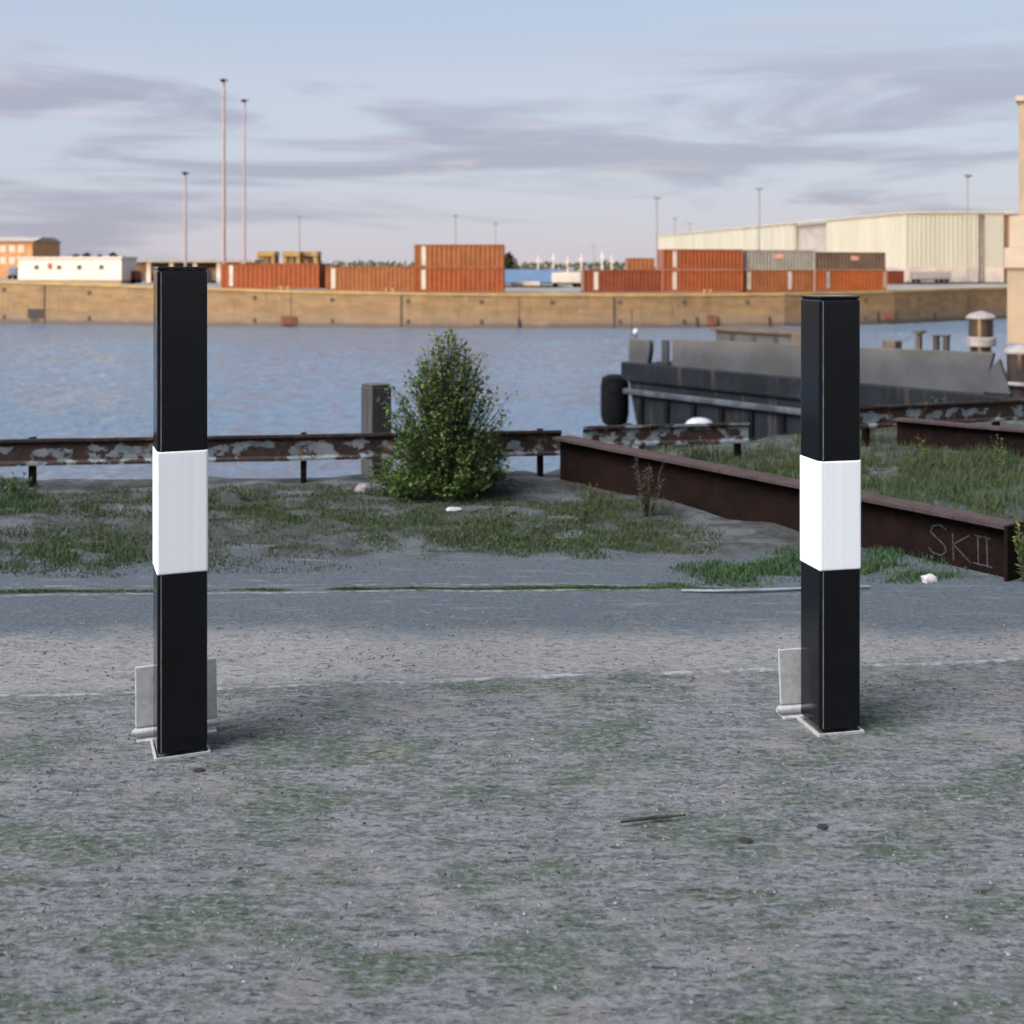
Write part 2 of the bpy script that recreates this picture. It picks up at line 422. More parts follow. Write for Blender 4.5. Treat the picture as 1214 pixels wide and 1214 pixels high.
# pale joint line across the yard, kerb line at the lane's far side
def ribbon(name, pts, w, z, mat, label, amp=.004, seg=.02, seed=0):
    mb = MB(); prev = None; rows = []
    for (x0, y0), (x1, y1) in zip(pts, pts[1:]):
        L = max(2, int(abs(x1 - x0) / seg))
        for i in range(L):
            t = i / L; x = x0 + (x1 - x0) * t; y = y0 + (y1 - y0) * t
            n1 = noise.noise(Vector((x * 5, seed, 1.3))) * amp * 2 + noise.noise(Vector((x * 31, seed, 7))) * amp
            ww = w * (.62 + 1.25 * noise.noise(Vector((x * 7, seed, 4.4))) + .5 * noise.noise(Vector((x * 33, seed, 1.4))))
            rows.append((x, y + n1, max(ww, w * .03)))
    for x, y, ww in rows:
        e = min(.002, ww * .3)
        for yy, zz in ((y - ww / 2, -.002), (y - ww / 2 + e, z), (y + ww / 2 - e, z), (y + ww / 2, -.002)): mb.v.append((x, yy, gh(x, yy) + zz))
    for i in range(len(rows) - 1):
        for q in range(3):
            a = 4 * i + q; mb.f.append((a, a + 4, a + 5, a + 1))
    return tag(mb.build(name, mat), label, 'joint line', kind='structure')
pl = [G(x, y) for x, y in ((-60, 828), (130, 823), (320, 815), (460, 809), (640, 803), (814, 797), (1010, 791), (1290, 778))]
ribbon('paving_joint', [(p.x, p.y) for p in pl], .020, .003, M['pale_line'], 'pale mortar joint running across the grey yard', seed=1)
pl = [G(x, y) for x, y in ((-80, 708), (300, 703), (640, 700), (840, 700))]
ribbon('kerb_line', [(p.x, p.y) for p in pl], .010, .003, M['kerb'], 'pale kerb line on the camera side of the thin grass strip', seed=2)
pl = [G(x, y) for x, y in ((-80, 697), (300, 694), (640, 693), (860, 696))]
ribbon('kerb_line', [(p.x, p.y) for p in pl], .007, .003, M['kerb'], 'thin pale kerb line on the water side of the grass strip', seed=3)
# small pale streaks are part of the ground material

# ------------------------------------------------------------------ bollards with their ground sockets
def bollard(px, pybase, s, yaw, h, rx, lab_b, lab_s):
    front = G(px, pybase)
    hw = .05 * s
    c = Vector((front.x, front.y, 0))
    t = thing('bollard', lab_b, 'bollard', (c.x, c.y, .012), yaw, 'folding bollards in the yard')
    m = MB(); m.box(-hw, hw, -hw, hw, 0, h - .012 - .006)
    m.build('post', M['black'], t, local=True, bevel=.006, seg=3)
    m = MB()
    for za, zc in ((.004, h * .374 - .0125), (h * .626 - .0115, h - .022)):
        m.box(-hw + .0065, -hw + .0088, -hw - .0005, -hw + .002, za, zc)
    m.build('corner_highlight', M['edge_highlight'], t, local=True) if False else None
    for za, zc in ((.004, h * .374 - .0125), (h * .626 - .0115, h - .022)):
        m = MB(); m.box(-hw + .0065, -hw + .0088, -hw - .0005, -hw + .002, za, zc); m.build('corner_highlight', M['edge_highlight'], t, local=True)  # thin strip painting the light glint along the front corner
    m = MB(); m.box(-hw + .0015, hw - .0015, -hw + .0015, hw - .0015, h - .0178, h - .012)
    m.build('cap', M['black'], t, local=True, bevel=.002)
    m = MB(); m.box(-hw - .0013, hw + .0013, -hw - .0013, hw + .0013, h * .374 - .012, h * .626 - .012)
    b = m.build('white_band', M['white_band'], t, local=True, bevel=.0048, seg=3)
    k = thing('ground_socket', lab_s, 'ground socket', (c.x, c.y, 0), yaw, 'ground sockets of the bollards')
    m = MB(); q = hw + .0055; r = hw + .001
    m.box(-q, q, -q, -r, -.03, .0065); m.box(-q, q, r, q, -.03, .0065)
    m.box(-q, -r, -r, r, -.03, .0065); m.box(r, q, -r, r, -.03, .0065)
    m.build('frame', M['galv_bright'], k, local=True)
    # base plate carrying the hinge
    m = MB(); m.box(-.082, rx - .002, q + .002, q + .034, -.02, .0045)
    m.build('base_plate', M['galv_bright'], k, local=True, bevel=.002)
    hy = q + .019
    m = MB(); m.tube((-.086, hy, .0165), (rx, hy, .0165), .0095, n=20)
    hg = m.build('hinge', M['galv_bright'], k, local=True, smooth=True)
    for xa, xb in ((-.091, -.0862), (rx + .0002, rx + .005)):
        m = MB(); m.tube((xa, hy, .0165), (xb, hy, .0165), .0065, n=16); m.build('hinge_pin', M['galv_bright'], hg, local=True, smooth=True)
    # open lid leaning back
    m = MB()
    def lean(v):
        a = R(5); z = v.z - .03
        return Vector((v.x, hy + (v.y) * cos(a) + z * sin(a), .03 + z * cos(a) - v.y * sin(a)))
    m.box(-.084, rx, -.004, .003, .0275, .0275 + .126 * s, lean)
    m.box(-.084, -.078, -.0043 - .012, -.0043, .034, .022 + .152 * s, lean) if False else None
    m.build('lid', M['galv'], k, local=True, bevel=.0025)
    return t
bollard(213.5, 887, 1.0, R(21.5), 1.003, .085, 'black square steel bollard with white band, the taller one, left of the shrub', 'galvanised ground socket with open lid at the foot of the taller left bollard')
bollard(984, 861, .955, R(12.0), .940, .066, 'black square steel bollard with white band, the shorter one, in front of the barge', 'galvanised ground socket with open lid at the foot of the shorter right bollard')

# ------------------------------------------------------------------ guard rails
def rail(p0, p1, posts, label, group='rusty guard rails along the quay edge', z0=.105, z1=.225):
    p0 = Vector(p0); p1 = Vector(p1)
    d = (p1 - p0).normalized(); nrm = Vector((d.y, -d.x, 0))
    mid = (p0 + p1) / 2
    t = thing('guard_rail', label, 'guard rail', (mid.x, mid.y, 0), 0, group)
    L = (p1 - p0).length
    m = MB()
    def fr(v): return p0 + d * v.x + nrm * v.y + Vector((0, 0, v.z))
    prof = [(0.0, z0), (.020, z0), (.020, z0 + .012), (.004, z0 + .022), (.004, z1 - .022), (.020, z1 - .012), (.020, z1), (0.0, z1)]
    n = max(2, int(L / .06)); k = len(prof)
    for i in range(n + 1):
        x = L * i / n
        for yy, zz in prof:
            j = noise.noise(Vector((p0.x + x * 3, yy * 40, zz * 9))) * .003
            m.v.append(tuple(fr(Vector((x, yy + j, zz + j * .8)))))
    for i in range(n):
        for q in range(k):
            a = i * k + q; b = i * k + (q + 1) % k
            m.f.append((a, b, b + k, a + k))
    m.f.append(tuple(range(k))); m.f.append(tuple(range((n + 1) * k - 1, n * k - 1, -1)))
    m.build('beam', M['peel'], t)
    for s in posts:
        m = MB(); m.box(s - .013, s + .013, -.045, -.001, -.05, z1 + .004, fr); m.box(s - .016, s + .016, -.048, -.042, z1 - .03, z1 + .008, fr) if False else None
        m.build('post', M['rust'], t, bevel=.003)
    return t
A = (-2.9, 5.28, 0); B = (-.66, 5.40, 0)
rail(A, (.235, 5.66, 0), [.12, .72, 1.94, 3.06], 'long rusty guard rail with peeling white paint on the left, running behind the shrub')
rail((.36, 6.02, 0), (1.235, 6.18, 0), [.25, .84], 'short rusty guard rail between the long rusty beam and the barge', z0=.09, z1=.195)
rail((1.72, 6.55, 0), (3.2, 7.05, 0), [.3, 1.2], 'rusty guard rail on the right, behind the shorter rusty beam')

# wooden pile
c = P(446, 455, 5.92)
m = MB()
def pf(v):
    a = R(36); sc = 1 - .06 * max(0, v.z)
    return Vector((c.x + (v.x * cos(a) - v.y * sin(a)) * sc, c.y + (v.x * sin(a) + v.y * cos(a)) * sc, v.z))
for i in range(24):
    z0 = -6 + (c.z + 6) * i / 24; z1 = -6 + (c.z + 6) * (i + 1) / 24
m.box(-.058, .058, -.058, .058, -7, c.z - .012, pf)
m2 = MB(); m2.box(-.056, .056, -.056, .056, c.z - .012, c.z, pf)
t = thing('mooring_pile', 'square weathered wooden mooring pile standing left of the shrub', 'mooring pile', (c.x, c.y, 0))
m.build('shaft', M['old_wood'], t, bevel=.006); m2.build('pile_head', M['old_wood'], t, bevel=.004)

# ------------------------------------------------------------------ rusty I-beams
def ibeam(p0, p1, h, w, label, zb=-.01, group='rusty steel beams on the quay', tw=.012, sink=0.0):
    p0 = Vector(p0); p1 = Vector(p1); d = (p1 - p0).normalized(); nrm = Vector((d.y, -d.x, 0)); L = (p1 - p0).length
    def fr(v): return p0 + d * v.x + nrm * v.y + Vector((0, 0, zb - sink * v.x / L + v.z))
    mid = (p0 + p1) / 2
    t = thing('steel_beam', label, 'steel beam', (mid.x, mid.y, 0), 0, group)
    m = MB(); n = int(L / .05)
    def slab(y0, y1, z0, z1, mat, nm):
        m = MB()
        for i in range(n + 1):
            x = L * i / n
            j = noise.noise(Vector((x * 2.2, z0 * 9, 2))) * .003
            for yy, zz in ((y0, z0), (y1, z0), (y1, z1), (y0, z1)):
                m.v.append(tuple(fr(Vector((x, yy + j, zz + j)))))
        for i in range(n):
            for q in range(4):
                a = i * 4 + q; b = i * 4 + (q + 1) % 4
                m.f.append((a, a + 4, b + 4, b))
        m.f.append((3, 2, 1, 0)); m.f.append(tuple(range(n * 4, n * 4 + 4)))
        return m.build(nm, mat, t)
    slab(-w / 2, w / 2, h - tw, h, M['rust_top'], 'top_flange')
    slab(-w / 2, w / 2, 0, tw, M['rust_top'], 'bottom_flange')
    slab(-.006, .006, tw, h - tw, M['rust'], 'web')
    return t, fr, L
b0 = G(655, 570); b1 = G(1190, 689)
d_ = (b1 - b0).normalized(); nn = Vector((d_.y, -d_.x, 0))
W1 = .105
beam, bfr, bL = ibeam(b0 - nn * W1 / 2, b1 - nn * W1 / 2, .215, W1, 'long rusty steel I-beam with chalk letters, lying behind the shorter bollard', sink=.028)
# near end plate of the beam
m = MB(); m.box(bL + .0005, bL + .012, -W1 / 2, W1 / 2, .001, .214, bfr); m.build('end_plate', M['rust'], beam)
# chalk letters S K II on the web, in the plane of the beam's face
m = MB()
def stroke(pts, w=.0045):
    for (x0, z0), (x1, z1) in zip(pts, pts[1:]):
        dx, dz = x1 - x0, z1 - z0; l = sqrt(dx * dx + dz * dz) or 1
        ox, oz = -dz / l * w / 2, dx / l * w / 2
        m.quad(*[bfr(Vector((x, .0075, z))) for x, z in ((x0 + ox, z0 + oz), (x0 - ox, z0 - oz), (x1 - ox, z1 - oz), (x1 + ox, z1 + oz))])
def xat(px):       # where along the beam a photo column meets the web
    best = min(range(401), key=lambda i: abs((lambda p: (p.x / p.y) * F + CX - px)(bfr(Vector((bL * i / 400, .0075, .1))))))
    return bL * best / 400
u0 = xat(1101); u1 = xat(1125); u2 = xat(1130); u3 = xat(1150); u4 = xat(1162)
zt, zb_ = .165, .062
sw = u1 - u0
stroke([(u0 + sw * .85, zt - .012), (u0 + sw * .55, zt), (u0 + sw * .2, zt - .008), (u0 + sw * .1, zt - .03), (u0 + sw * .4, .118), (u0 + sw * .75, .10), (u0 + sw * .85, .08), (u0 + sw * .6, zb_), (u0 + sw * .2, zb_ + .004), (u0, zb_ + .018)])
stroke([(u2, zt - .02), (u2 + .004, zb_ - .006)]); stroke([(u3, zt - .015), (u2 + .003, .11), (u3 + .006, zb_ - .004)])
for u in (u3 + (u4 - u3) * .75, u4 + (u4 - u3) * .55):
    stroke([(u, zt - .01), (u + .003, zb_)]); stroke([(u - .016, zb_ + .001), (u + .02, zb_ - .002)])
    stroke([(u - .012, zt - .01), (u + .014, zt - .012)])
m.build('chalk_letters', M['chalk'], beam)
e0 = Vector((2.16, 6.62, 0)); e1 = Vector((3.05, 5.85, 0))
ibeam(e0, e1, .17, .10, 'shorter rusty steel I-beam in the weeds at the right edge, beyond the long one')

# ------------------------------------------------------------------ grass and weeds
def blades(name, ells, mat, label, hmin, hmax, wid, seed=0, lean=.5, kind='stuff', cat='grass', gap=-.12):
    rnd = random.Random(seed); m = MB(); V = m.v; Fc = m.f
    for (px, py, rx, ry, num, hs) in ells:
        for _ in range(num):
            a = rnd.random() * 2 * pi; r = sqrt(rnd.random()) if rnd.random() < .6 else rnd.random()
            qx = px + rx * r * cos(a); qy = py + ry * r * sin(a)
            if qy < 330: continue
            p = G(qx, qy)
            cl = noise.noise(Vector((p.x * 7, p.y * 7, seed)))
            if cl < gap and rnd.random() < .8: continue
            if p.y > edge_y(p.x) - .02: continue
            h = (hmin + (hmax - hmin) * rnd.random() ** 1.6) * hs * (1 - .45 * r) * (1 + .6 * cl)
            th = rnd.random() * 2 * pi; w = wid * (.6 + .8 * rnd.random())
            dx, dy = cos(th) * w / 2, sin(th) * w / 2
            la = rnd.random() * 2 * pi; ll = h * lean * (.2 + rnd.random())
            ox, oy = cos(la) * ll, sin(la) * ll
            z = gh(p.x, p.y) - .004
            n = len(V)
            V += [(p.x - dx, p.y - dy, z), (p.x + dx, p.y + dy, z),
                  (p.x + dx * .8 + ox * .35, p.y + dy * .8 + oy * .35, z + h * .6), (p.x - dx * .8 + ox * .35, p.y - dy * .8 + oy * .35, z + h * .6),
                  (p.x + ox, p.y + oy, z + h * (1 - .25 * lean))]
            Fc += [(n, n + 1, n + 2, n + 3), (n + 3, n + 2, n + 4)]
    o = m.build(name, mat)
    return tag(o, label, cat, kind=kind)
blades('grass', [(90, 660, 190, 26, 6500, .7), (300, 600, 320, 22, 12000, .75), (560, 622, 280, 26, 13000, .75), (120, 640, 220, 32, 10000, .7), (700, 640, 160, 26, 9000, .8), (440, 590, 440, 14, 9000, .8), (720, 600, 80, 30, 4000, 1.0), (200, 672, 220, 10, 3500, .5), (40, 640, 110, 20, 1800, .8), (100, 608, 170, 12, 2400, .9), (310, 610, 90, 9, 900, .8),
                 (460, 612, 170, 12, 2800, .9), (620, 640, 220, 13, 4200, .8), (720, 652, 130, 14, 2600, .8), (520, 637, 170, 7, 1500, .7), (330, 648, 200, 8, 1300, .6),
                 (700, 605, 60, 14, 1200, 1.0), (330, 660, 300, 20, 2200, .5), (650, 600, 200, 20, 1800, .8), (790, 630, 70, 16, 1300, 1.0), (250, 585, 260, 8, 900, .8)],
       M['grass_dry'], 'sparse dry grass on the sandy soil before the guard rail', .012, .045, .0032, 3)
blades('grass', [(400, 612, 420, 26, 6000, .6), (620, 640, 220, 16, 4000, .6), (90, 650, 140, 26, 3500, .6), (10, 595, 60, 22, 2500, 1.2), (180, 585, 90, 8, 500, 1.0), (30, 670, 70, 12, 700, .6), (880, 680, 95, 16, 4200, .8), (950, 668, 60, 16, 2200, 1.0), (1070, 672, 80, 20, 3200, 1.0), (1010, 680, 200, 10, 2200, .6)],
       M['grass_green'], 'fresh green grass at the foot of the long rusty beam', .012, .055, .0034, 5)
blades('grass', [(1000, 560, 240, 46, 9000, .95), (830, 545, 110, 26, 4000, .9), (900, 560, 80, 24, 2200, 1.1), (960, 560, 90, 30, 4600, 1.4), (1080, 575, 140, 34, 5200, 1.0), (1180, 600, 60, 22, 1800, 1.0), (1150, 555, 90, 24, 5200, 1.4), (1030, 522, 90, 14, 1500, 1.3), (780, 528, 60, 10, 700, 1)],
       M['grass_dry'], 'tall dry grass between the two rusty beams', .02, .085, .0036, 8)
blades('grass', [(1060, 580, 190, 34, 5000, .8), (1120, 590, 110, 20, 1500, .8), (930, 575, 70, 14, 800, .9), (1190, 540, 40, 20, 500, 1.8), (1100, 500, 26, 8, 300, 1.6)],
       M['grass_green'], 'green grass among the dry stalks between the beams', .02, .075, .0036, 9)
blades('grass', [(90, 701.5, 190, 2.6, 7000, .75), (420, 699, 230, 2.4, 7500, .7), (690, 697.5, 170, 3.0, 12000, .8), (560, 698.5, 260, 2.2, 8000, .7), (800, 695, 60, 4, 1200, .8)],
       M['grass_green'], 'thin strip of green grass along the kerb line', .007, .019, .0036, 10, gap=-.4)
mo = [(random.uniform(-20, 1230), random.uniform(800, 1200), random.uniform(20, 70), random.uniform(3, 9), random.randint(60, 160), random.uniform(.5, 1)) for _ in range(60)]
mo = [q for q in mo if q[1] > 835 or q[0] < 900]
blades('moss', mo, M['grass_green'], 'low moss and grass tufts in the grey yard', .003, .009, .003, 11, cat='moss')

def leafquad(m, p, d, up, l, w):
    d = d.normalized(); s = d.cross(up)
    if s.length < 1e-4: s = Vector((1, 0, 0))
    s.normalize(); u = s.cross(d)
    n = len(m.v)
    m.v += [tuple(p), tuple(p + d * l * .45 + s * w / 2 + u * l * .06), tuple(p + d * l), tuple(p + d * l * .45 - s * w / 2 + u * l * .06)]
    m.f += [(n, n + 1, n + 2), (n, n + 2, n + 3)]

def shrub():
    base = G(532, 584); H = .712
    t = thing('shrub', 'bushy green shrub with a pointed top, beside the wooden pile', 'shrub', (base.x, base.y, 0))
    rnd = random.Random(21)
    def rad(z):
        u = z / H
        prof = [(0, .24), (.1, .28), (.28, .29), (.46, .262), (.62, .222), (.8, .158), (.92, .085), (1, .015)]
        for (a, ra), (b, rb) in zip(prof, prof[1:]):
            if a <= u <= b: return ra + (rb - ra) * (u - a) / (b - a)
        return .01
    st = MB(); lf = MB(); yg = MB()
    tips = []
    for k in range(580):
        z = H * (1 - (1 - rnd.random()) ** .68) * (1 if rnd.random() > .2 else .35) if k > 14 else H * (.75 + .25 * rnd.random())
        a = rnd.random() * 2 * pi
        r = rad(z) * (.30 + .70 * rnd.random() ** .6) * (1 + .40 * noise.noise(Vector((cos(a) * 1.6, sin(a) * 1.6, z * 6 + 2))))
        tips.append(Vector((base.x + r * cos(a) - .022 * (1 - z / H), base.y + r * sin(a) * .85, z * (1 + .05 * noise.noise(Vector((a * 2, 1, z * 5)))))))
    tips.append(Vector((base.x, base.y, H * 1.02)))
    for (dx, dz) in ((-.17, .52), (.16, .52), (-.21, .42), (.235, .36), (.10, .60), (-.05, .70), (.025, .68), (-.12, .585)):
        tips.append(Vector((base.x + dx, base.y - .04, dz)))
    for k in range(34):
        a = rnd.random() * 2 * pi; z = H * (.2 + .75 * rnd.random()); r = rad(z) * (1.08 + .22 * rnd.random())
        tips.append(Vector((base.x + r * cos(a), base.y + r * sin(a) * .85, z + .03)))
    for tp in tips:
        z0 = max(0, tp.z - .12 - .25 * rnd.random())
        fr0 = .25 if tp.z > .15 else .6
        p0 = Vector((base.x + (tp.x - base.x) * fr0, base.y + (tp.y - base.y) * fr0, z0 * .85))
        st.tube(p0, tp, .0028, .001, 5, False)
        outer = (Vector((tp.x - base.x, tp.y - base.y, 0)).length) / max(.02, rad(tp.z))
        n = rnd.randint(24, 40)
        for i in range(n):
            s = rnd.random() ** .6
            q = p0.lerp(tp, .35 + .68 * s) + Vector((rnd.gauss(0, .014), rnd.gauss(0, .014), rnd.gauss(0, .013)))
            if q.z < .01: q.z = .01 + .05 * rnd.random()
            dirv = (q - Vector((base.x, base.y, q.z))).normalized() * .6 + Vector((rnd.gauss(0, .6), rnd.gauss(0, .6), rnd.gauss(.25, .5)))
            l = .010 + .020 * rnd.random() ** 1.5
            lit_young = rnd.random() < (.16 + .45 * sstep(.26, .66, q.z)) and s > .4  # more of the brightened leaves higher up, painting the lit rims
            leafquad(yg if lit_young else lf, q, dirv, Vector((rnd.gauss(0, .4), rnd.gauss(0, .4), 1)), l, l * .52)
    # main stems
    for k in range(9):
        a = k * 2 * pi / 9; r = .1
        st.tube((base.x + .02 * cos(a), base.y + .02 * sin(a), 0), (base.x + r * cos(a), base.y + r * sin(a), .38), .007, .003, 6)
    st.tube((base.x, base.y, 0), (base.x, base.y, H * .97), .009, .0015, 6)
    st.build('stem', M['stem'], t); lf.build('foliage', M['leaf'], t); yg.build('lit_young_foliage', M['leaf_lit_young'], t)
shrub()

def weed(px, py, h, nst, label, mat, spread=.05, leafl=.016, nl=14, group=None, seed=1, name='weed'):
    rnd = random.Random(seed); base = G(px, py)
    t = thing(name, label, 'weed', (base.x, base.y, 0), 0, group)
    st = MB(); lf = MB()
    for k in range(nst):
        a = rnd.random() * 2 * pi; sp = spread * (.2 + rnd.random()); hh = h * (.55 + .5 * rnd.random())
        p0 = Vector((base.x + cos(a) * sp * .25, base.y + sin(a) * sp * .25, -.005)); p1 = Vector((base.x + cos(a) * sp, base.y + sin(a) * sp, hh))
        st.tube(p0, p1, .0022, .0008, 5, False)
        for i in range(nl):
            q = p0.lerp(p1, .12 + .9 * rnd.random())
            dv = Vector((rnd.gauss(0, 1), rnd.gauss(0, 1), rnd.gauss(.4, .5)))
            l = leafl * (.5 + .8 * rnd.random())
            leafquad(lf, q, dv, Vector((0, 0, 1)), l, l * .4)
    st.build('stem', M['stem'], t); lf.build('leaves', mat, t)
weed(766, 612, .24, 11, 'tall dry brown weed leaning on the middle of the long rusty beam', M['dry_plant'], .07, .018, 34, seed=31)
weed(690, 622, .10, 6, 'low yellowish weed at the left end of the long rusty beam', M['grass_dry'], .05, .015, 22, seed=32)
weed(725, 548, .10, 5, 'small green weed standing behind the left end of the long beam', M['grass_green'], .03, .016, 20, seed=33)
weed(1078, 655, .13, 7, 'leafy green weed under the chalk letters of the long beam', M['leaf_lit_young'], .06, .018, 22, seed=34)
weed(1185, 560, .19, 6, 'slender green weed in front of the shorter beam', M['leaf_lit_young'], .05, .018, 22, seed=35)
weed(1096, 560, .17, 6, 'bright green weed at the left end of the shorter beam', M['leaf_lit_young'], .035, .02, 20, seed=36)
weed(1118, 505, .20, 8, 'bushy green weed rising before the grey barge plate', M['leaf_lit_young'], .10, .024, 22, seed=37)
weed(1030, 512, .17, 7, 'dark green weed right beside the shorter bollard', M['leaf'], .08, .024, 22, seed=38)
weed(1216, 690, .20, 9, 'pale yellow green weed past the near end of the long beam', M['leaf_lit_young'], .05, .022, 24, seed=39)
weed(700, 590, .08, 5, 'tiny weed with yellow leaves below the beam', M['leaf_lit_young'], .03, .012, 12, seed=40)
weed(290, 590, .05, 6, 'small dark weed under the guard rail, right of the taller bollard', M['leaf'], .06, .016, 18, seed=41)
weed(20, 590, .11, 9, 'dark green weed clump at the left end of the long guard rail', M['leaf'], .12, .02, 24, seed=42)

# ------------------------------------------------------------------ small things on the ground
def gravel():
    rnd = random.Random(77); m = MB()
    for _ in range(17000):
        y = 1.45 + (rnd.random() ** .8) * 2.0; x = rnd.uniform(-1.05, 1.05) * (.45 * y + .1)
        if noise.noise(Vector((x * 4, y * 4, 5))) < -.15 and rnd.random() < .8: continue
        r = .0010 + .0034 * rnd.random() ** 5; z = gh(x, y) + r * .2
        a = rnd.random() * 6.3; st = .7 + .7 * rnd.random()
        pts = [(cos(a) * r * st, sin(a) * r * st, 0), (-sin(a) * r, cos(a) * r, r * .2), (-cos(a) * r * st, -sin(a) * r * st, 0), (sin(a) * r, -cos(a) * r, -.1 * r)]
        n = len(m.v); m.v += [(x + p, y + q, z + w_) for p, q, w_ in pts] + [(x + r * .2 * cos(a * 3), y, z + r * .75)]
        m.f += [(n, n + 1, n + 4), (n + 1, n + 2, n + 4), (n + 2, n + 3, n + 4), (n + 3, n, n + 4)]
    o = m.build('gravel', M['gravel']); tag(o, 'fine grit and gravel scattered over the grey yard', 'gravel', kind='stuff')
M['gravel'] = leaf_mat('grit', [(.06, .06, .063), (.12, .12, .125), (.21, .21, .215), (.03, .03, .032), (.10, .092, .086)], .9)
gravel()
def rock(px, py, r, mat, label, sq=.6, seed=0, name='stone', cat='stone', group=None):
    p = G(px, py); rnd = random.Random(seed); m = MB(); n = 9; rings = 6
    for i in range(rings + 1):
        ph = pi * i / rings
        for k in range(n):
            t = 2 * pi * k / n
            v = Vector((sin(ph) * cos(t), sin(ph) * sin(t), cos(ph)))
            q = r * (1 + .35 * noise.noise(v * 1.4 + Vector((seed * 3.1, 0, 0))))
            m.v.append((v.x * q * 1.25, v.y * q, v.z * q * sq + r * sq * .55))
    for i in range(rings):
        for k in range(n):
            m.f.append((i * n + k, (i + 1) * n + k, (i + 1) * n + (k + 1) % n, i * n + (k + 1) % n))
    m2 = MB(); m2.v = [(a + p.x, b + p.y, c + gh(p.x, p.y)) for a, b, c in m.v]; m2.f = m.f
    o = m2.build(name, mat, loc=(p.x, p.y, 0), smooth=False)
    return tag(o, label, cat, group)
rock(1102, 690, .022, M['stone'], 'pale stone in the green grass below the chalk letters', .7, 1)
rock(432, 586, .034, M['pinkstone'], 'squat pinkish concrete lump at the foot of the mooring pile', .9, 2)
rock(538, 605, .03, M['stone'], 'flat pale stone under the shrub', .25, 3)
rock(884, 997, .011, M['darkstone'], 'small dark flat stone nearest the camera, below the shorter bollard', .3, 4, group='dark stones in the yard')
rock(236, 915, .010, M['darkstone'], 'small dark flat stone just below the foot of the taller bollard', .3, 5, group='dark stones in the yard')
rock(975, 980, .009, M['darkstone'], 'smallest dark flat stone, further from the camera than its twin', .3, 6, group='dark stones in the yard')
# twig
a = G(736, 979); b = G(778, 974); c_ = G(813, 971)
m = MB()
for p, q, r0, r1 in ((a, b, .0022, .0034), (b, c_, .0034, .0016), (b, G(792, 980), .0018, .0008)):
    m.tube(Vector((p.x, p.y, .007)), Vector((q.x, q.y, .008)), r0, r1, 7)
tag(m.build('twig', M['twig'], loc=(b.x, b.y, 0)), 'thin dark twig lying on the grey ground at the front', 'twig')
# pale pipe beside the kerb
m = MB(); pts = [G(x, y) for x, y in ((808, 703), (850, 703.5), (905, 702), (1030, 698))]
for p, q in zip(pts, pts[1:]): m.tube((p.x, p.y,   .007), (q.x, q.y, .007), .0048, n=10)
tag(m.build('pipe', M['pipe'], loc=(pts[1].x, pts[1].y, 0), smooth=True), 'thin pale pipe lying on the ground behind the shorter bollard', 'pipe')

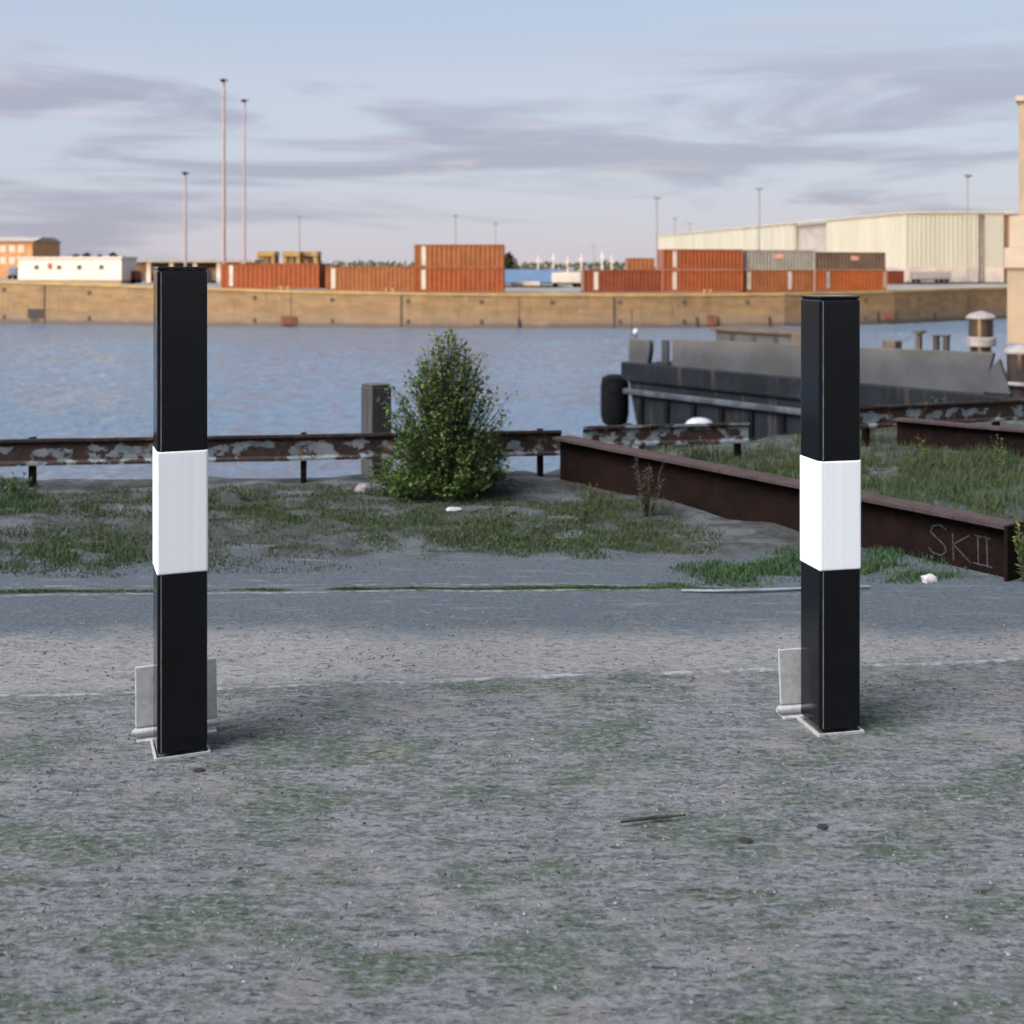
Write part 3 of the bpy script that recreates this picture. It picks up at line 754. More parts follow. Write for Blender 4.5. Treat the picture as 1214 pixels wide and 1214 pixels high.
# ------------------------------------------------------------------ barge
def barge():
    zd = CAMZ - 3.2
    A = P(737, HY + 3.2 * F / 39.0, 39.0); Bp = P(1240, 0, 27.6)
    A.z = Bp.z = 0
    d = (Bp - A).normalized(); back = Vector((-d.y, d.x, 0))
    L = (Bp - A).length + 3; Wd = 7.2
    t = thing('barge', 'dark barge with grey steel plates moored below the quay', 'barge', (A.x, A.y, WATER))
    def fr(v): return A + d * v.x + back * v.y + Vector((0, 0, v.z))
    # hull with raked bow, corner rounded
    m = MB()
    rows = [(-.9, .8), (-2.0, .35), (-3.2 + .35, 0), (-3.2, 0)]
    secs = []
    for z, inset in ((WATER - .8, 1.2), (WATER + .3, .75), (zd - 1.5, .25), (zd - .5, 0), (zd + .02, 0)):
        poly = [(inset + .35, 0), (L, 0), (L, Wd), (inset + .35, Wd), (inset, Wd - .4), (inset, .4)]
        secs.append([fr(Vector((x, y, z))) for x, y in poly])
    n = 6
    for s in secs: m.v += [tuple(v) for v in s]
    for i in range(len(secs) - 1):
        for k in range(n): m.f.append((i * n + k, i * n + (k + 1) % n, (i + 1) * n + (k + 1) % n, (i + 1) * n + k))
    m.f.append(tuple(range(n - 1, -1, -1))); q = (len(secs) - 1) * n; m.f.append(tuple(range(q, q + n)))
    hull = m.build('hull', M['hull'], t)
    # vertical frames on the hull side and strake
    m = MB()
    for i in range(14):
        x = .9 + i * 1.15
        m.box(x, x + .16, -.10, -.004, WATER + .4, zd - 1.0, fr)
    m.build('hull_rib', M['tire'], hull)
    m = MB(); m.box(.2, L, -.16, -.004, zd - .92, zd - .74, fr)
    m.build('rubbing_strake', M['strake'], hull, bevel=.04)
    m = MB(); m.box(.05, L, -.10, .14, zd - .5, zd + .12, fr); m.build('gunwale', M['hull'], hull, bevel=.05)
    # bow corner fender: tall rubber drum
    fp = fr(Vector((-.28, -.05, 0)))
    m = MB(); m.lathe((fp.x, fp.y, zd - 2.05), [(.18, 0), (.40, .12), (.47, .4), (.47, 1.35), (.42, 1.62), (.2, 1.72)], 20)
    m.build('fender', M['tire'], t, smooth=True)
    # grey plates (hatch coaming), its outline leaning at the right end
    yb = .75
    def cx(px, off):    # along-hull coordinate seen at photo column px, at offset off behind the edge
        k = (px - CX) / F; p = A + back * off
        return (k * p.y - p.x) / (d.x - k * d.y)
    x0 = cx(797, yb); x1 = cx(1178, yb); x1b = cx(1166, yb)
    def ztop(px, py, off):
        p = fr(Vector((cx(px, off), off, 0))); return CAMZ - (py - HY) / F * p.y
    za, zb = ztop(797, 402, yb), ztop(1178, 418, yb)
    m = MB(); th = .12
    xm = cx(1005, yb)
    zm = ztop(1005, 411, yb)
    m.hexa([fr(Vector(v)) for v in ((x0, yb, zd + .02), (xm, yb, zd + .02), (xm, yb + th, zd + .02), (x0 - .1, yb + th, zd + .02), (x0, yb, za), (xm, yb, zm), (xm, yb + th, zm), (x0 - .1, yb + th, za))])
    m.hexa([fr(Vector(v)) for v in ((xm + .05, yb + .006, zd + .02), (x1b, yb + .006, zd + .02), (x1b, yb + th, zd + .02), (xm + .05, yb + th, zd + .02), (xm + .05, yb + .006, zm - .005), (x1, yb + .006, zb), (x1, yb + th, zb), (xm + .05, yb + th, zm - .005))])
    m.build('hatch_coaming', M['coam'], t, bevel=.02)
    m = MB(); m.box(x0 + .2, xm - .4, yb + th + .003, yb + 3.6, zd + .02, za - .16, fr); m.build('hatch_cover', M['coam'], t, bevel=.05)
    # raised structure behind the plate
    o2 = 3.0
    xa, xb = cx(848, o2), cx(948, o2)
    zt = ztop(890, 390, o2)
    m = MB(); m.box(xa, xb, o2, o2 + 1.6, zd + .02, zt - .12, fr)
    dk = m.build('deckhouse', M['coam'], t, bevel=.05)
    m = MB(); m.box(xa - .15, xb + .1, o2 - .12, o2 + 1.75, zt - .118, zt, fr); m.build('deckhouse_roof', M['coam_brown'], dk, bevel=.02)
    for i, px in enumerate((868, 893, 920)):
        xx = cx(px, o2); m = MB(); m.box(xx - .09, xx + .09, o2 - .03, o2 - .003, zt - .42, zt - .2, fr); m.build('vent_opening', M['dark'], dk)
    m = MB(); xx = cx(944, 1.5); m.box(xx - .2, xx + .2, 1.5, 1.8, zd + .02, ztop(944, 394, 1.5), fr); m.build('bollard_post', M['coam_brown'], t, bevel=.03)
    # grey locker at the bow, with its round lamp on a staff
    o3 = 1.0; xa, xb = cx(746, o3), cx(770, o3); zt = ztop(758, 403, o3)
    m = MB(); m.prism([(xa - .04, zd + .02), (xb - .1, zd + .02), (xb, zd + .45), (xb, zt - .1), (xb - .04, zt), (xa + .02, zt)], o3, o3 + .2, lambda v: fr(Vector((v.x, v.z, v.y))))
    m.build('locker', M['coam'], t)
    xx = cx(754, o3 + .3); zl = ztop(754, 393, o3 + .3)
    sp = fr(Vector((xx, o3 + .3, 0)))
    m = MB(); m.tube((sp.x, sp.y, zt), (sp.x, sp.y, zl - .1), .025, n=8); s_ = m.build('lamp_staff', M['dark'], t)
    m = MB(); m.lathe((sp.x, sp.y, zl - .1), [(.03, 0), (.10, .04), (.115, .1), (.08, .18), (.02, .2)], 16); m.build('lamp_globe', M['white_paint'], s_, smooth=True)
    xx = cx(749, o3 + .4); sp = fr(Vector((xx, o3 + .4, 0)))
    m = MB(); m.tube((sp.x, sp.y, zt - .02), (sp.x, sp.y, ztop(749, 366, o3 + .4)), .016, n=6); m.build('aerial', M['dark'], t)
    # bitts at the bow
    o4 = .9; xx = cx(788, o4); zt = ztop(788, 403, o4)
    m = MB(); m.box(xx - .16, xx + .14, o4, o4 + .1, zd + .02, zt, fr); m.box(xx - .42, xx - .162, o4, o4 + .1, zd + .02, ztop(780, 428, o4), fr)
    m.build('mooring_bitt', M['dark'], t, bevel=.03)
    # deck fittings beyond the coaming
    o5 = 5.2
    xx = cx(1053, o5); m = MB(); m.box(xx - .24, xx + .24, o5, o5 + .4, zd + .02, ztop(1053, 404, o5), fr); m.build('mooring_bitt', M['coam_brown'], t, bevel=.03)
    xx = cx(1088, o5); m = MB(); z2 = ztop(1088, 392, o5); m.box(xx - .07, xx + .07, o5, o5 + .14, zd + .02, z2 - .08, fr); m.box(xx - .16, xx + .16, o5 - .06, o5 + .2, z2 - .078, z2, fr); m.build('tee_post', M['coam_brown'], t)
    m = MB()
    for px in (1110, 1122):
        xx = cx(px, o5); p = fr(Vector((xx, o5, 0))); z2 = ztop(px, 399, o5)
        m.tube((p.x, p.y, zd + .02), (p.x, p.y, z2), .10, n=12); m.tube((p.x, p.y, z2), (p.x, p.y, z2 + .05), .14, n=12)
    m.build('twin_bitts', M['dark'], t)
    # mushroom vents
    def vent(px, ycap, ydrum, yskirt, ybase, off, rpx, label):
        xx = cx(px, off); p = fr(Vector((xx, off, 0))); r = rpx / F * p.y
        Z = lambda y: CAMZ - (y - HY) / F * p.y
        m = MB(); m.tube((p.x, p.y, Z(yskirt)), (p.x, p.y, Z(ydrum)), r * .82, n=24); v = m.build('vent_drum', M['copper'], t, smooth=True)
        tag(v, label)
        m = MB(); z0 = Z(ydrum); m.lathe((p.x, p.y, z0 + .002), [(r * .98, 0), (r, .05), (r * .75, .14), (r * .3, .2), (r * .1, .22)], 24); m.build('vent_cap', M['vent_cap'], v, smooth=True)
        m = MB(); m.lathe((p.x, p.y, Z(ybase)), [(r * .98, 0), (r * .98, Z(yskirt) - Z(ybase) - .04), (r * .86, Z(yskirt) - Z(ybase) - .002)], 24); m.build('vent_skirt', M['vent_cap'], v, smooth=True)
        m = MB(); m.tube((p.x, p.y, zd + .02), (p.x, p.y, Z(ybase) - .003), r * .7, n=20); m.build('vent_pedestal', M['copper'], v, smooth=True)
    vent(1163, 371, 378, 399, 410, 4.6, 17, 'brown drum vent with white cap')
    vent(1211, 413, 419, 452, 456, .9, 20, 'dark vent drum at the right edge')
    xx = cx(1190, .55); m = MB()
    m.hexa([fr(Vector(v)) for v in ((xx - .6, .5, zd + .13), (xx + .2, .5, zd + .13), (xx + .2, .62, zd + .13), (xx - .6, .62, zd + .13), (xx - .3, .5, zd + .75), (xx - .1, .5, zd + .95), (xx - .1, .62, zd + .95), (xx - .3, .62, zd + .75))])
    m.build('broken_plate', M['coam'], t)
barge()
# white dome-shaped cap just behind the short rail: an upturned white dinghy hull floating by the barge
p = P(829, 504.5, 27.0)
m = MB(); 
n = 20; prof = [(1.0, 0), (.96, .12), (.8, .3), (.5, .42), (.15, .47)]
vs = []
for r, z in prof:
    for k in range(n):
        a = 2 * pi * k / n; vs.append((p.x + cos(a) * r * .33, p.y + sin(a) * r * .25, p.z + z * .38))
m.v = vs
for i in range(len(prof) - 1):
    for k in range(n): m.f.append((i * n + k, i * n + (k + 1) % n, (i + 1) * n + (k + 1) % n, (i + 1) * n + k))
m.f.append(tuple(range(len(vs) - n, len(vs))))
ty = thing('mooring_buoy', 'white domed buoy on a pole between the short rail and the barge', 'buoy', (p.x, p.y, WATER))
m.build('dome', M['white_paint'], ty, smooth=True)
m = MB(); m.tube((p.x, p.y, WATER - .5), (p.x, p.y, p.z), .12, n=12); m.build('pole', M['dark'], ty)

# ------------------------------------------------------------------ far quay
QW = [(-2600, 381, 331), (-900, 381, 330), (-100, 382, 331), (0, 383.5, 333), (120, 385, 337), (230, 386.5, 341), (380, 388, 345), (500, 389, 347), (650, 389.3, 348.3), (760, 389, 348.4), (930, 387.5, 347.5), (1060, 384, 344.5), (1160, 379, 341), (1260, 375, 339), (2000, 368, 336), (4000, 366, 335)]
def qw(px):
    for (a, b0, t0), (c, b1, t1) in zip(QW, QW[1:]):
        if a <= px <= c:
            f = (px - a) / (c - a); return b0 + (b1 - b0) * f, t0 + (t1 - t0) * f
def dw(px):
    b, t = qw(px); return (CAMZ - WATER) * F / (b - HY)
def topz(px):
    b, t = qw(px); return CAMZ - (t - HY) / F * dw(px)
cols = sorted(set([q[0] for q in QW] + list(range(-100, 1261, 20))))
def landz(px, off=0):
    z = topz(px); f = sstep(30, 140, off); return z * (1 - f) + -1.25 * f
# land sheet
m = MB(); offs = [.35, 10, 30, 60, 100, 140, 400, 1500, 9000]
for c in cols:
    for o in offs:
        d = dw(c) + o; m.v.append(((c - CX) / F * d, d, landz(c, o)))
k = len(offs)
for i in range(len(cols) - 1):
    for j in range(k - 1): m.f.append((i * k + j, (i + 1) * k + j, (i + 1) * k + j + 1, i * k + j + 1))
tag(m.build('terrain', M['far_ground']), 'flat land of the far quay reaching to the horizon', 'terrain', kind='structure')
# wall
qt = thing('quay_wall', 'long tan concrete quay wall with yellow coping across the water', 'quay wall', (0, 130, WATER))
m = MB(); m2 = MB()
for c in cols:
    d = dw(c); x = (c - CX) / F
    zt = topz(c)
    m.v += [(x * d, d, WATER - 2), (x * d, d, zt - .27), (x * (d + 1.2), d + 1.2, zt - .27), (x * (d + 1.2), d + 1.2, WATER - 2)]
    dd = d - .10
    m2.v += [(x * dd, dd, zt - .268), (x * dd, dd, zt), (x * (d + 1.3), d + 1.3, zt + .01), (x * (d + 1.3), d + 1.3, zt - .268)]
for mm in (m, m2):
    for i in range(len(cols) - 1):
        for q in range(4):
            a = i * 4 + q; b = i * 4 + (q + 1) % 4
            mm.f.append((a, a + 4, b + 4, b))
m.build('wall', M['quay'], qt); m2.build('coping', M['coping'], qt)
def wallbox(px0, px1, y0, y1, proud, mat, name, depth=.02):
    d0 = dw((px0 + px1) / 2); m = MB()
    pts = []
    for dd in (d0 - proud, d0 + depth):
        pts.append(((px0 - CX) / F * dd, (px1 - CX) / F * dd, dd))
    z0 = CAMZ - (y1 - HY) / F * d0; z1 = CAMZ - (y0 - HY) / F * d0
    (xa, xb, da), (xc, xd, db) = pts
    m.hexa([(xa, da, z0), (xb, da, z0), (xd, db, z0), (xc, db, z0), (xa, da, z1), (xb, da, z1), (xd, db, z1), (xc, db, z1)])
    return m.build(name, mat, qt)
for px in (5, 106, 302, 394, 484, 571, 655, 735, 811, 886, 1025, 1089):
    b, t = qw(px); wallbox(px - 2.4, px + 2.4, t + 8, t + 12.5, .06, M['hole'], 'fender_socket')
for px in (5, 106, 302, 394, 484, 571, 735, 811, 1025):
    b, t = qw(px); wallbox(px - 2, px + 2, b - 10, b - 5, .06, M['hole'], 'fender_socket')
for px in (53, 476, 728, 1146, 345, 615, 1088):
    b, t = qw(px); w = 1.5 if px in (53, 476, 728, 1146) else .5
    wallbox(px - w, px + w, t + 3.5, b + 1, .035, M['hole'], 'expansion_joint')
for px, yy0, yy1, w in ((342, 375, 384, 9), (844, 374, 385, 6), (1053, 371, 378, 6.5)):
    wallbox(px - w, px + w, yy0, yy1, .35, M['rustbox'], 'fender_box')
for px, yy0, yy1, w in ((44, 366, 377, 11), (826, 376, 386, 1), (912, 375, 386, 1), (615, 378, 388, 1.2), (1041, 370, 381, 1), (1108, 370, 379, 1)):
    wallbox(px - w, px + w, yy0, yy1, .2, M['dark'], 'fender_timber')
for px in (333, 341, 458, 466, 836, 843):
    b, t = qw(px); d = dw(px); x = (px - CX) / F * d; z = topz(px)
    m = MB(); m.lathe((x, d + .3, z - .02), [(.16, 0), (.14, .28), (.24, .34), (.2, .45)], 12); m.build('mooring_bollard', M['coping'], qt, smooth=True)

# ------------------------------------------------------------------ containers
def container(px0, px1, yt, yb, off, mat, label, mark=None, emblem=None, n=20, zb=None, depth=2.44, door='left', plain_end=False):
    d0, d1 = dw(px0) + off, dw(px1) + off
    p0 = Vector(((px0 - CX) / F * d0, d0, 0)); p1 = Vector(((px1 - CX) / F * d1, d1, 0))
    dm = (d0 + d1) / 2
    z0 = CAMZ - (yb - HY) / F * dm if zb is None else zb
    z1 = CAMZ - (yt - HY) / F * dm
    if zb is None and off < 20: z0 = max(z0, min(landz(px0, off), landz(px1, off)) - .05)
    d = (p1 - p0).normalized(); bk = Vector((-d.y, d.x, 0)); L = (p1 - p0).length
    t = thing('shipping_container', label, 'container', (p0 + d * L / 2 + bk * depth / 2).to_tuple()[:2] + (z0,), 0, 'shipping containers on the far quay')
    def fr(v): return p0 + d * v.x + bk * v.y + Vector((0, 0, v.z))
    m = MB(); a = .08
    prof = []
    per = (L - .3) / n
    for i in range(n):
        x = .15 + per * i
        prof += [(x, .03), (x + per * .35, .03), (x + per * .5, .03 + a), (x + per * .85, .03 + a)]
    prof += [(.15 + per * n, .03), (L - .08, .06), (L - .05, depth - .05), (.05, depth - .05), (.08, .06)]
    m.prism(prof, z0 + .12, z1 - .06, fr)
    m.build('body', mat, t)
    m = MB()
    for xx in ((0, .14), (L - .14, L)):
        for yy in ((0, .14), (depth - .14, depth)): m.box(xx[0], xx[1], yy[0], yy[1], z0, z1, fr)
    for zz in ((z0 + .01, z0 + .15), (z1 - .11, z1 - .002)):
        m.box(.142, L - .142, .004, .09, zz[0], zz[1], fr); m.box(.142, L - .142, depth - .09, depth - .004, zz[0], zz[1], fr)
        m.box(.004, .09, .142, depth - .142, zz[0], zz[1], fr); m.box(L - .09, L - .004, .142, depth - .142, zz[0], zz[1], fr)
    m.build('frame', mat, t)
    if mark is not None:
        for mk in (mark if isinstance(mark, (list, tuple)) else [mark]):
            x = mk * L; m = MB(); m.box(x, x + .48, .004, .026, z0 + .28, z1 - .22, fr); m.build('lettering_panel', M['mark'], t)
    if emblem is not None:
        x = emblem * L; m = MB(); m.box(x, x + 1.2, .004, .026, z1 - .95, z1 - .45, fr); m.build('emblem', M['mark_red'], t)
    m = MB()
    for yy in (.5, .95, 1.45, 1.9): m.tube(fr(Vector((-.03 + .045, yy, z0 + .2))), fr(Vector((-.03 + .045, yy, z1 - .15))), .03, n=6)
    m.build('door_bars', M['mast_grey'], t)
    return t, z1
off = 3.0
container(262, 378, 312.5, 342, off, M['c_orange'], 'orange red container at the left end of the container row, behind the taller bollard', .085)
container(386, 490.5, 316, 345, off, M['c_ochre'], 'faded orange single container between the left one and the double stack', .065)
container(490.8, 597, 317.6, 346, off - 1, M['c_orange'], 'lower container of the free-standing double stack above the shrub', .085, n=18)
container(491, 597, 289.8, 317.4, off - 1, M['c_ochre'], 'upper container of the free-standing double stack above the shrub', .085, n=18)
container(692, 786, 320, 346.5, off, M['c_red'], 'dark red single container left of the long two-high stack', .13)
container(786.5, 881, 320, 346, off - .6, M['c_orange'], 'lower orange container at the left end of the long two-high stack', .115)
container(786.7, 881, 295.5, 319.8, off - .6, M['c_orange'], 'upper orange container at the left end of the long two-high stack', .115)
container(881.5, 966, 320, 346, off, M['c_ochre'], 'lower faded orange container under the grey one', [.05, .62])
container(881.7, 966, 296.5, 319.8, off, M['c_grey'], 'pale grey container with a small red emblem, on top of an orange one', None, .42)
container(967, 1051, 320, 344.5, off, M['c_bright'], 'bright orange container under the brown one, right of the shorter bollard top', [.15, .96])
container(966.8, 1050, 299, 319.8, off, M['c_brown'], 'dark brown container on top of the bright orange one', None, .5)
container(1053, 1072, 321, 337, 40, M['c_red'], 'small dark red container past the right end of the row', None, n=6, zb=None)
container(744, 776, 306, 323, 60, M['c_ochre'], 'distant faded orange container showing above the dark red one', None, n=6)

# ------------------------------------------------------------------ far masts
def mast(px, yt, yb, d, r, mat, label, head='tee', group='light masts on the far quay', name='light_mast'):
    p = P(px, yb, d); zt = P(px, yt, d).z
    zb = min(p.z, -1.0)
    t = thing(name, label, 'light mast', (p.x, p.y, zb), 0, group)
    m = MB(); m.tube((p.x, p.y, zb), (p.x, p.y, zt), r * .8, r * .5, 10); m.build('pole', mat, t, smooth=True)
    u = d / F
    if head:
        w = {'tee': 4.6, 'ring': 4.0, 'small': 3.0}[head] * u
        m = MB(); m.box(p.x - w, p.x + w, p.y - .12, p.y + .12, zt + .003, zt + .2); cr = m.build('crossarm', M['mast_grey'], t)
        for s in (-1, -.35, .35, 1):
            x = p.x + s * (w - .25); m = MB(); m.prism([(x - .2, p.y - .4), (x + .2, p.y - .4), (x + .15, p.y - .122), (x - .15, p.y - .122)], zt - .12, zt + .2); m.build('floodlight', M['mast_grey'], t)
    return t
mast(220, 206, 325, 150, .2, M['mast_pink'], 'pinkish floodlight mast rising above the taller bollard', 'ring')
mast(265.5, 96, 330, 142, .26, M['mast_pink'], 'thickest reddish mast at the left end of the container row', 'tee')
mast(290, 120, 330, 160, .2, M['mast_pink'], 'slim reddish mast just right of the thickest one', 'tee')
mast(355, 257, 325, 320, .22, M['mast_grey'], 'short distant grey mast above the yellow gantries', 'small')
mast(540, 256, 320, 300, .22, M['mast_grey'], 'distant grey mast behind the left half of the double stack', 'small')
mast(587.5, 265, 320, 330, .22, M['mast_grey'], 'distant grey mast behind the right end of the double stack', 'small')
mast(778.5, 235, 330, 230, .24, M['mast_grey'], 'tall grey floodlight mast at the left corner of the cream warehouse', 'tee')
mast(800, 259, 320, 345, .22, M['mast_grey'], 'distant mast behind the cream warehouse roof, nearer its left corner', 'small')
mast(817.5, 265, 320, 400, .22, M['mast_grey'], 'smallest distant mast behind the cream warehouse roof', 'small')
mast(900, 224, 320, 225, .24, M['mast_grey'], 'tall grey floodlight mast in front of the cream warehouse, above the grey container', 'tee')
mast(1147, 209, 320, 185, .17, M['mast_grey'], 'tall thin floodlight mast before the right part of the cream warehouse', 'tee')
mast(966, 294, 345, dw(966) + .9, .09, M['mast_grey'], 'thin grey post at the quay edge between the grey and brown containers', None)
for i, (px, yt, w, lb) in enumerate(((638, 302, .5, 'pale distant mast above the blue roofed shed'), (656, 300, .5, 'pale distant mast above the left end of the pale trailer'), (673, 304, .5, 'pale distant mast above the middle of the pale trailer'),
                         (689, 301, .5, 'pale distant mast above the right end of the pale trailer'), (704, 287, .22, 'darkest and tallest distant mast above the dark red container'), (714, 298, .6, 'thick pale distant mast right of the dark tall one'), (725, 303, .5, 'pale distant mast left of the far orange container'))):
    m_ = M['mast_pale'] if px != 704 else M['mast_grey']
    t = mast(px, yt, 322, 430, w * .7, m_, lb, None, 'distant ship masts', 'ship_mast')
    p = P(px, yt, 430); h = p.z
    m = MB(); m.box(p.x - 1.1, p.x + 1.1, p.y - .1, p.y + .1, h - 2.2, h - 1.9); m.build('spreader', m_, t)

# ------------------------------------------------------------------ far buildings
# cream warehouse
def warehouse():
    zt, zb = CAMZ + 8.9, -1.25
    a = P(780, 0, 328); c = P(1074, 0, 192); e = P(1212, 0, 190)
    for q in (a, c, e): q.z = 0
    t = thing('warehouse', 'huge cream warehouse with bare brown bays behind the containers', 'warehouse', (c.x, c.y, zb))
    bk = Vector((60, 40, 0))
    a2, c2, e2 = a + Vector((70, 12, 0)), c + Vector((70, 30, 0)), e + Vector((10, 60, 0))
    def seg(p, q, f0, f1, z0, z1, inset, name, mat, nrib=0, parent=t):
        d = (q - p).normalized(); nb = Vector((-d.y, d.x, 0)); L = (q - p).length
        m = MB()
        if nrib:
            prof = []
            l0, l1 = f0 * L, f1 * L; per = (l1 - l0) / nrib
            for i in range(nrib):
                x = l0 + per * i; prof += [(x, inset), (x + per * .4, inset), (x + per * .5, inset + .12), (x + per * .9, inset + .12)]
            prof += [(l1, inset), (l1, inset + .6), (l0, inset + .6)]
        else:
            prof = [(f0 * L, inset), (f1 * L, inset), (f1 * L, inset + .6), (f0 * L, inset + .6)]
        m.prism(prof, z0, z1, lambda v: p + d * v.x + nb * v.y + Vector((0, 0, v.z)))
        return m.build(name, mat, parent)
    # where columns fall along a-c
    def fa(px):
        k = (px - CX) / F; d = c - a
        return (k * a.y - a.x) / (d.x - k * d.y)
    def fc(px):
        k = (px - CX) / F; d = e - c
        return (k * c.y - c.x) / (d.x - k * d.y)
    z_pl = zb + 2.4
    seg(a, c, 0, fa(942), z_pl, zt, 0, 'wall', M['cream'], 24)
    seg(a, c, fa(942), fa(980), zb, zt - .25, 1.2, 'recessed_bay', M['brown_clad'], 14)
    seg(a, c, fa(980), 1, z_pl, zt, 0, 'wall', M['cream'], 24)
    seg(a, c, 0, fa(942), zb, z_pl, -.05, 'plinth', M['shed_base']); seg(a, c, fa(980), 1, zb, z_pl, -.05, 'plinth', M['shed_base'])
    seg(c, e, 0, fc(1160), z_pl, zt, 0, 'wall', M['cream'], 16)
    seg(c, e, fc(1160), fc(1168), zb, zt - .1, .9, 'recessed_bay', M['shed_base'], 0)
    seg(c, e, fc(1168), fc(1190), z_pl, zt, 0, 'wall', M['cream'], 6)
    seg(c, e, fc(1190), 1, zb, zt - .2, .7, 'recessed_bay', M['brown_clad'], 6)
    seg(c, e, 0, fc(1160), zb, z_pl, -.05, 'plinth', M['shed_base']); seg(c, e, fc(1168), fc(1190), zb, z_pl, -.05, 'plinth', M['shed_base'])
    m = MB(); q = [a + Vector((.7, .7, 0)), c + Vector((.7, .9, 0)), e + Vector((0, 1.2, 0)), e2, a2]
    m.prism([(v.x, v.y) for v in q], zb, zt - .4); m.build('inner_block', M['roof_grey'], t)
    m = MB()
    for p_, q_, L_ in ((a, c, 1), (c, e, 1)):
        pass
    m.prism([(a.x - .15, a.y - .02), (c.x - .15, c.y - .15), (e.x, e.y - .15), (e.x, e.y + .9), (c.x + .5, c.y + .9), (a.x + .9, a.y + .3)], zt + .004, zt + .3); m.build('eaves', M['cream'], t)
warehouse()
# dark parked trailers before the warehouse
def trailer(px0, px1, yt, yb, d, matb, label, name='trailer', group=None, cat='trailer'):
    a = P(px0, yb, d); b = P(px1, yb, d); z0 = max(a.z, -1.25) - .0; z1 = P(px0, yt, d).z
    t = thing(name, label, cat, ((a.x + b.x) / 2, d + 1.2, z0), 0, group)
    m = MB(); m.box(a.x, b.x, d, d + 2.5, z0 + (z1 - z0) * .32, z1); m.build('body', matb, t, bevel=.06)
    m = MB(); m.box(a.x + .2, b.x - .2, d + .2, d + 2.3, z0 + (z1 - z0) * .22, z0 + (z1 - z0) * .318); m.build('chassis', M['dark'], t)
    r = (z1 - z0) * .16
    for f in (.1, .74, .88):
        x = a.x + (b.x - a.x) * f
        m = MB(); m.tube((x, d + .02, z0 + r), (x, d + .32, z0 + r), r, n=16); m.tube((x, d + 2.2, z0 + r), (x, d + 2.5, z0 + r), r, n=16); m.build('wheels', M['tire'], t)
trailer(655, 692, 323.5, 344, dw(670) + 8, M['tarp'], 'pale box trailer parked left of the dark red container')
trailer(1085, 1128, 322, 335, 183, M['mast_grey'], 'low dark trailer in front of the cream warehouse')
trailer(148, 160, 321, 336, 150, M['c_red'], 'small dark red van body beside the white hut', cat='van', name='van')
trailer(10, 20, 317, 331, 160, M['blue'], 'small blue van left of the white hut', cat='van', name='van')
# long low roofs between the double stack and the trailer
def gable_shed(px0, px1, yr, ye, yb, d, label):
    a = P(px0, yb, d); b = P(px1, yb, d); z0 = -1.25; ze = P(px0, ye, d).z; zr = P(px0, yr, d).z
    t = thing('shed', label, 'shed', ((a.x + b.x) / 2, d, z0))
    m = MB(); m.box(a.x, b.x, d, d + 16, z0, ze); m.build('wall', M['mast_grey'], t)
    m = MB(); xm = a.x + (b.x - a.x) * .05
    m.prism([(d - .4, ze + .003), (d + 16.4, ze + .003), (d + 8, zr)], a.x - .4, b.x + .4, lambda v: Vector((v.z, v.x, v.y))); m.build('roof', M['blue'], t)
    for f in (.1, .4, .7):
        x = a.x + (b.x - a.x) * f; m = MB(); m.box(x, x + 1.6, d - .05, d - .003, z0, z0 + (ze - z0) * .7); m.build('door', M['dark'], t)
gable_shed(590, 660, 319.5, 335, 341, dw(620) + 40, 'low shed with a blue sheet roof right of the double stack')
# blue car-like cover before it
trailer(606, 640, 334, 346.5, dw(620) + 5, M['tarp'], 'low flat trailer with pale load in front of the blue roofed shed')
# white hut
def hut():
    a = P(21, 336, 152); b = P(144, 337, 148); z0 = topz(80) - .02; zt0 = P(21, 304.5, 152).z; zt1 = P(144, 308.5, 148).z
    d = (Vector((b.x, b.y, 0)) - Vector((a.x, a.y, 0))); L = d.length; d.normalize(); bk = Vector((-d.y, d.x, 0)); o = Vector((a.x, a.y, 0))
    z1 = (zt0 + zt1) / 2
    def fr(v): return o + d * v.x + bk * v.y + Vector((0, 0, v.z))
    t = thing('site_hut', 'long white flat-roofed hut with small square windows on the far quay', 'hut', fr(Vector((L / 2, 1.5, z0))).to_tuple())
    m = MB(); m.box(0, L, 0, 3.4, z0 + .25, z1, fr); m.build('wall', M['hut'], t, bevel=.04)
    m = MB(); m.box(-.12, L + .12, -.12, 3.5, z1 + .003, z1 + .22, fr); m.build('roof', M['hut'], t)
    m = MB(); m.box(.1, L - .1, .1, 3.3, z0 - .4, z0 + .248, fr); m.build('base', M['coping'], t)
    for px in (44, 71, 95, 121):
        x = (px - 21) / 123 * L; w = .42
        m = MB(); m.box(x - w, x + w, -.04, -.003, z0 + 1.55, z0 + 2.25, fr); wn = m.build('window', M['win'], t)
        m = MB(); m.box(x - w + .1, x + w - .1, -.06, -.043, z0 + 1.63, z0 + 2.17, fr); m.build('pane', M['glass'], wn)
    x = (60 - 21) / 123 * L; m = MB(); m.box(x - .3, x + .3, -.05, -.003, z0 + 1.7, z0 + 2.4, fr); m.build('notice_board', M['c_ochre'], t)
hut()
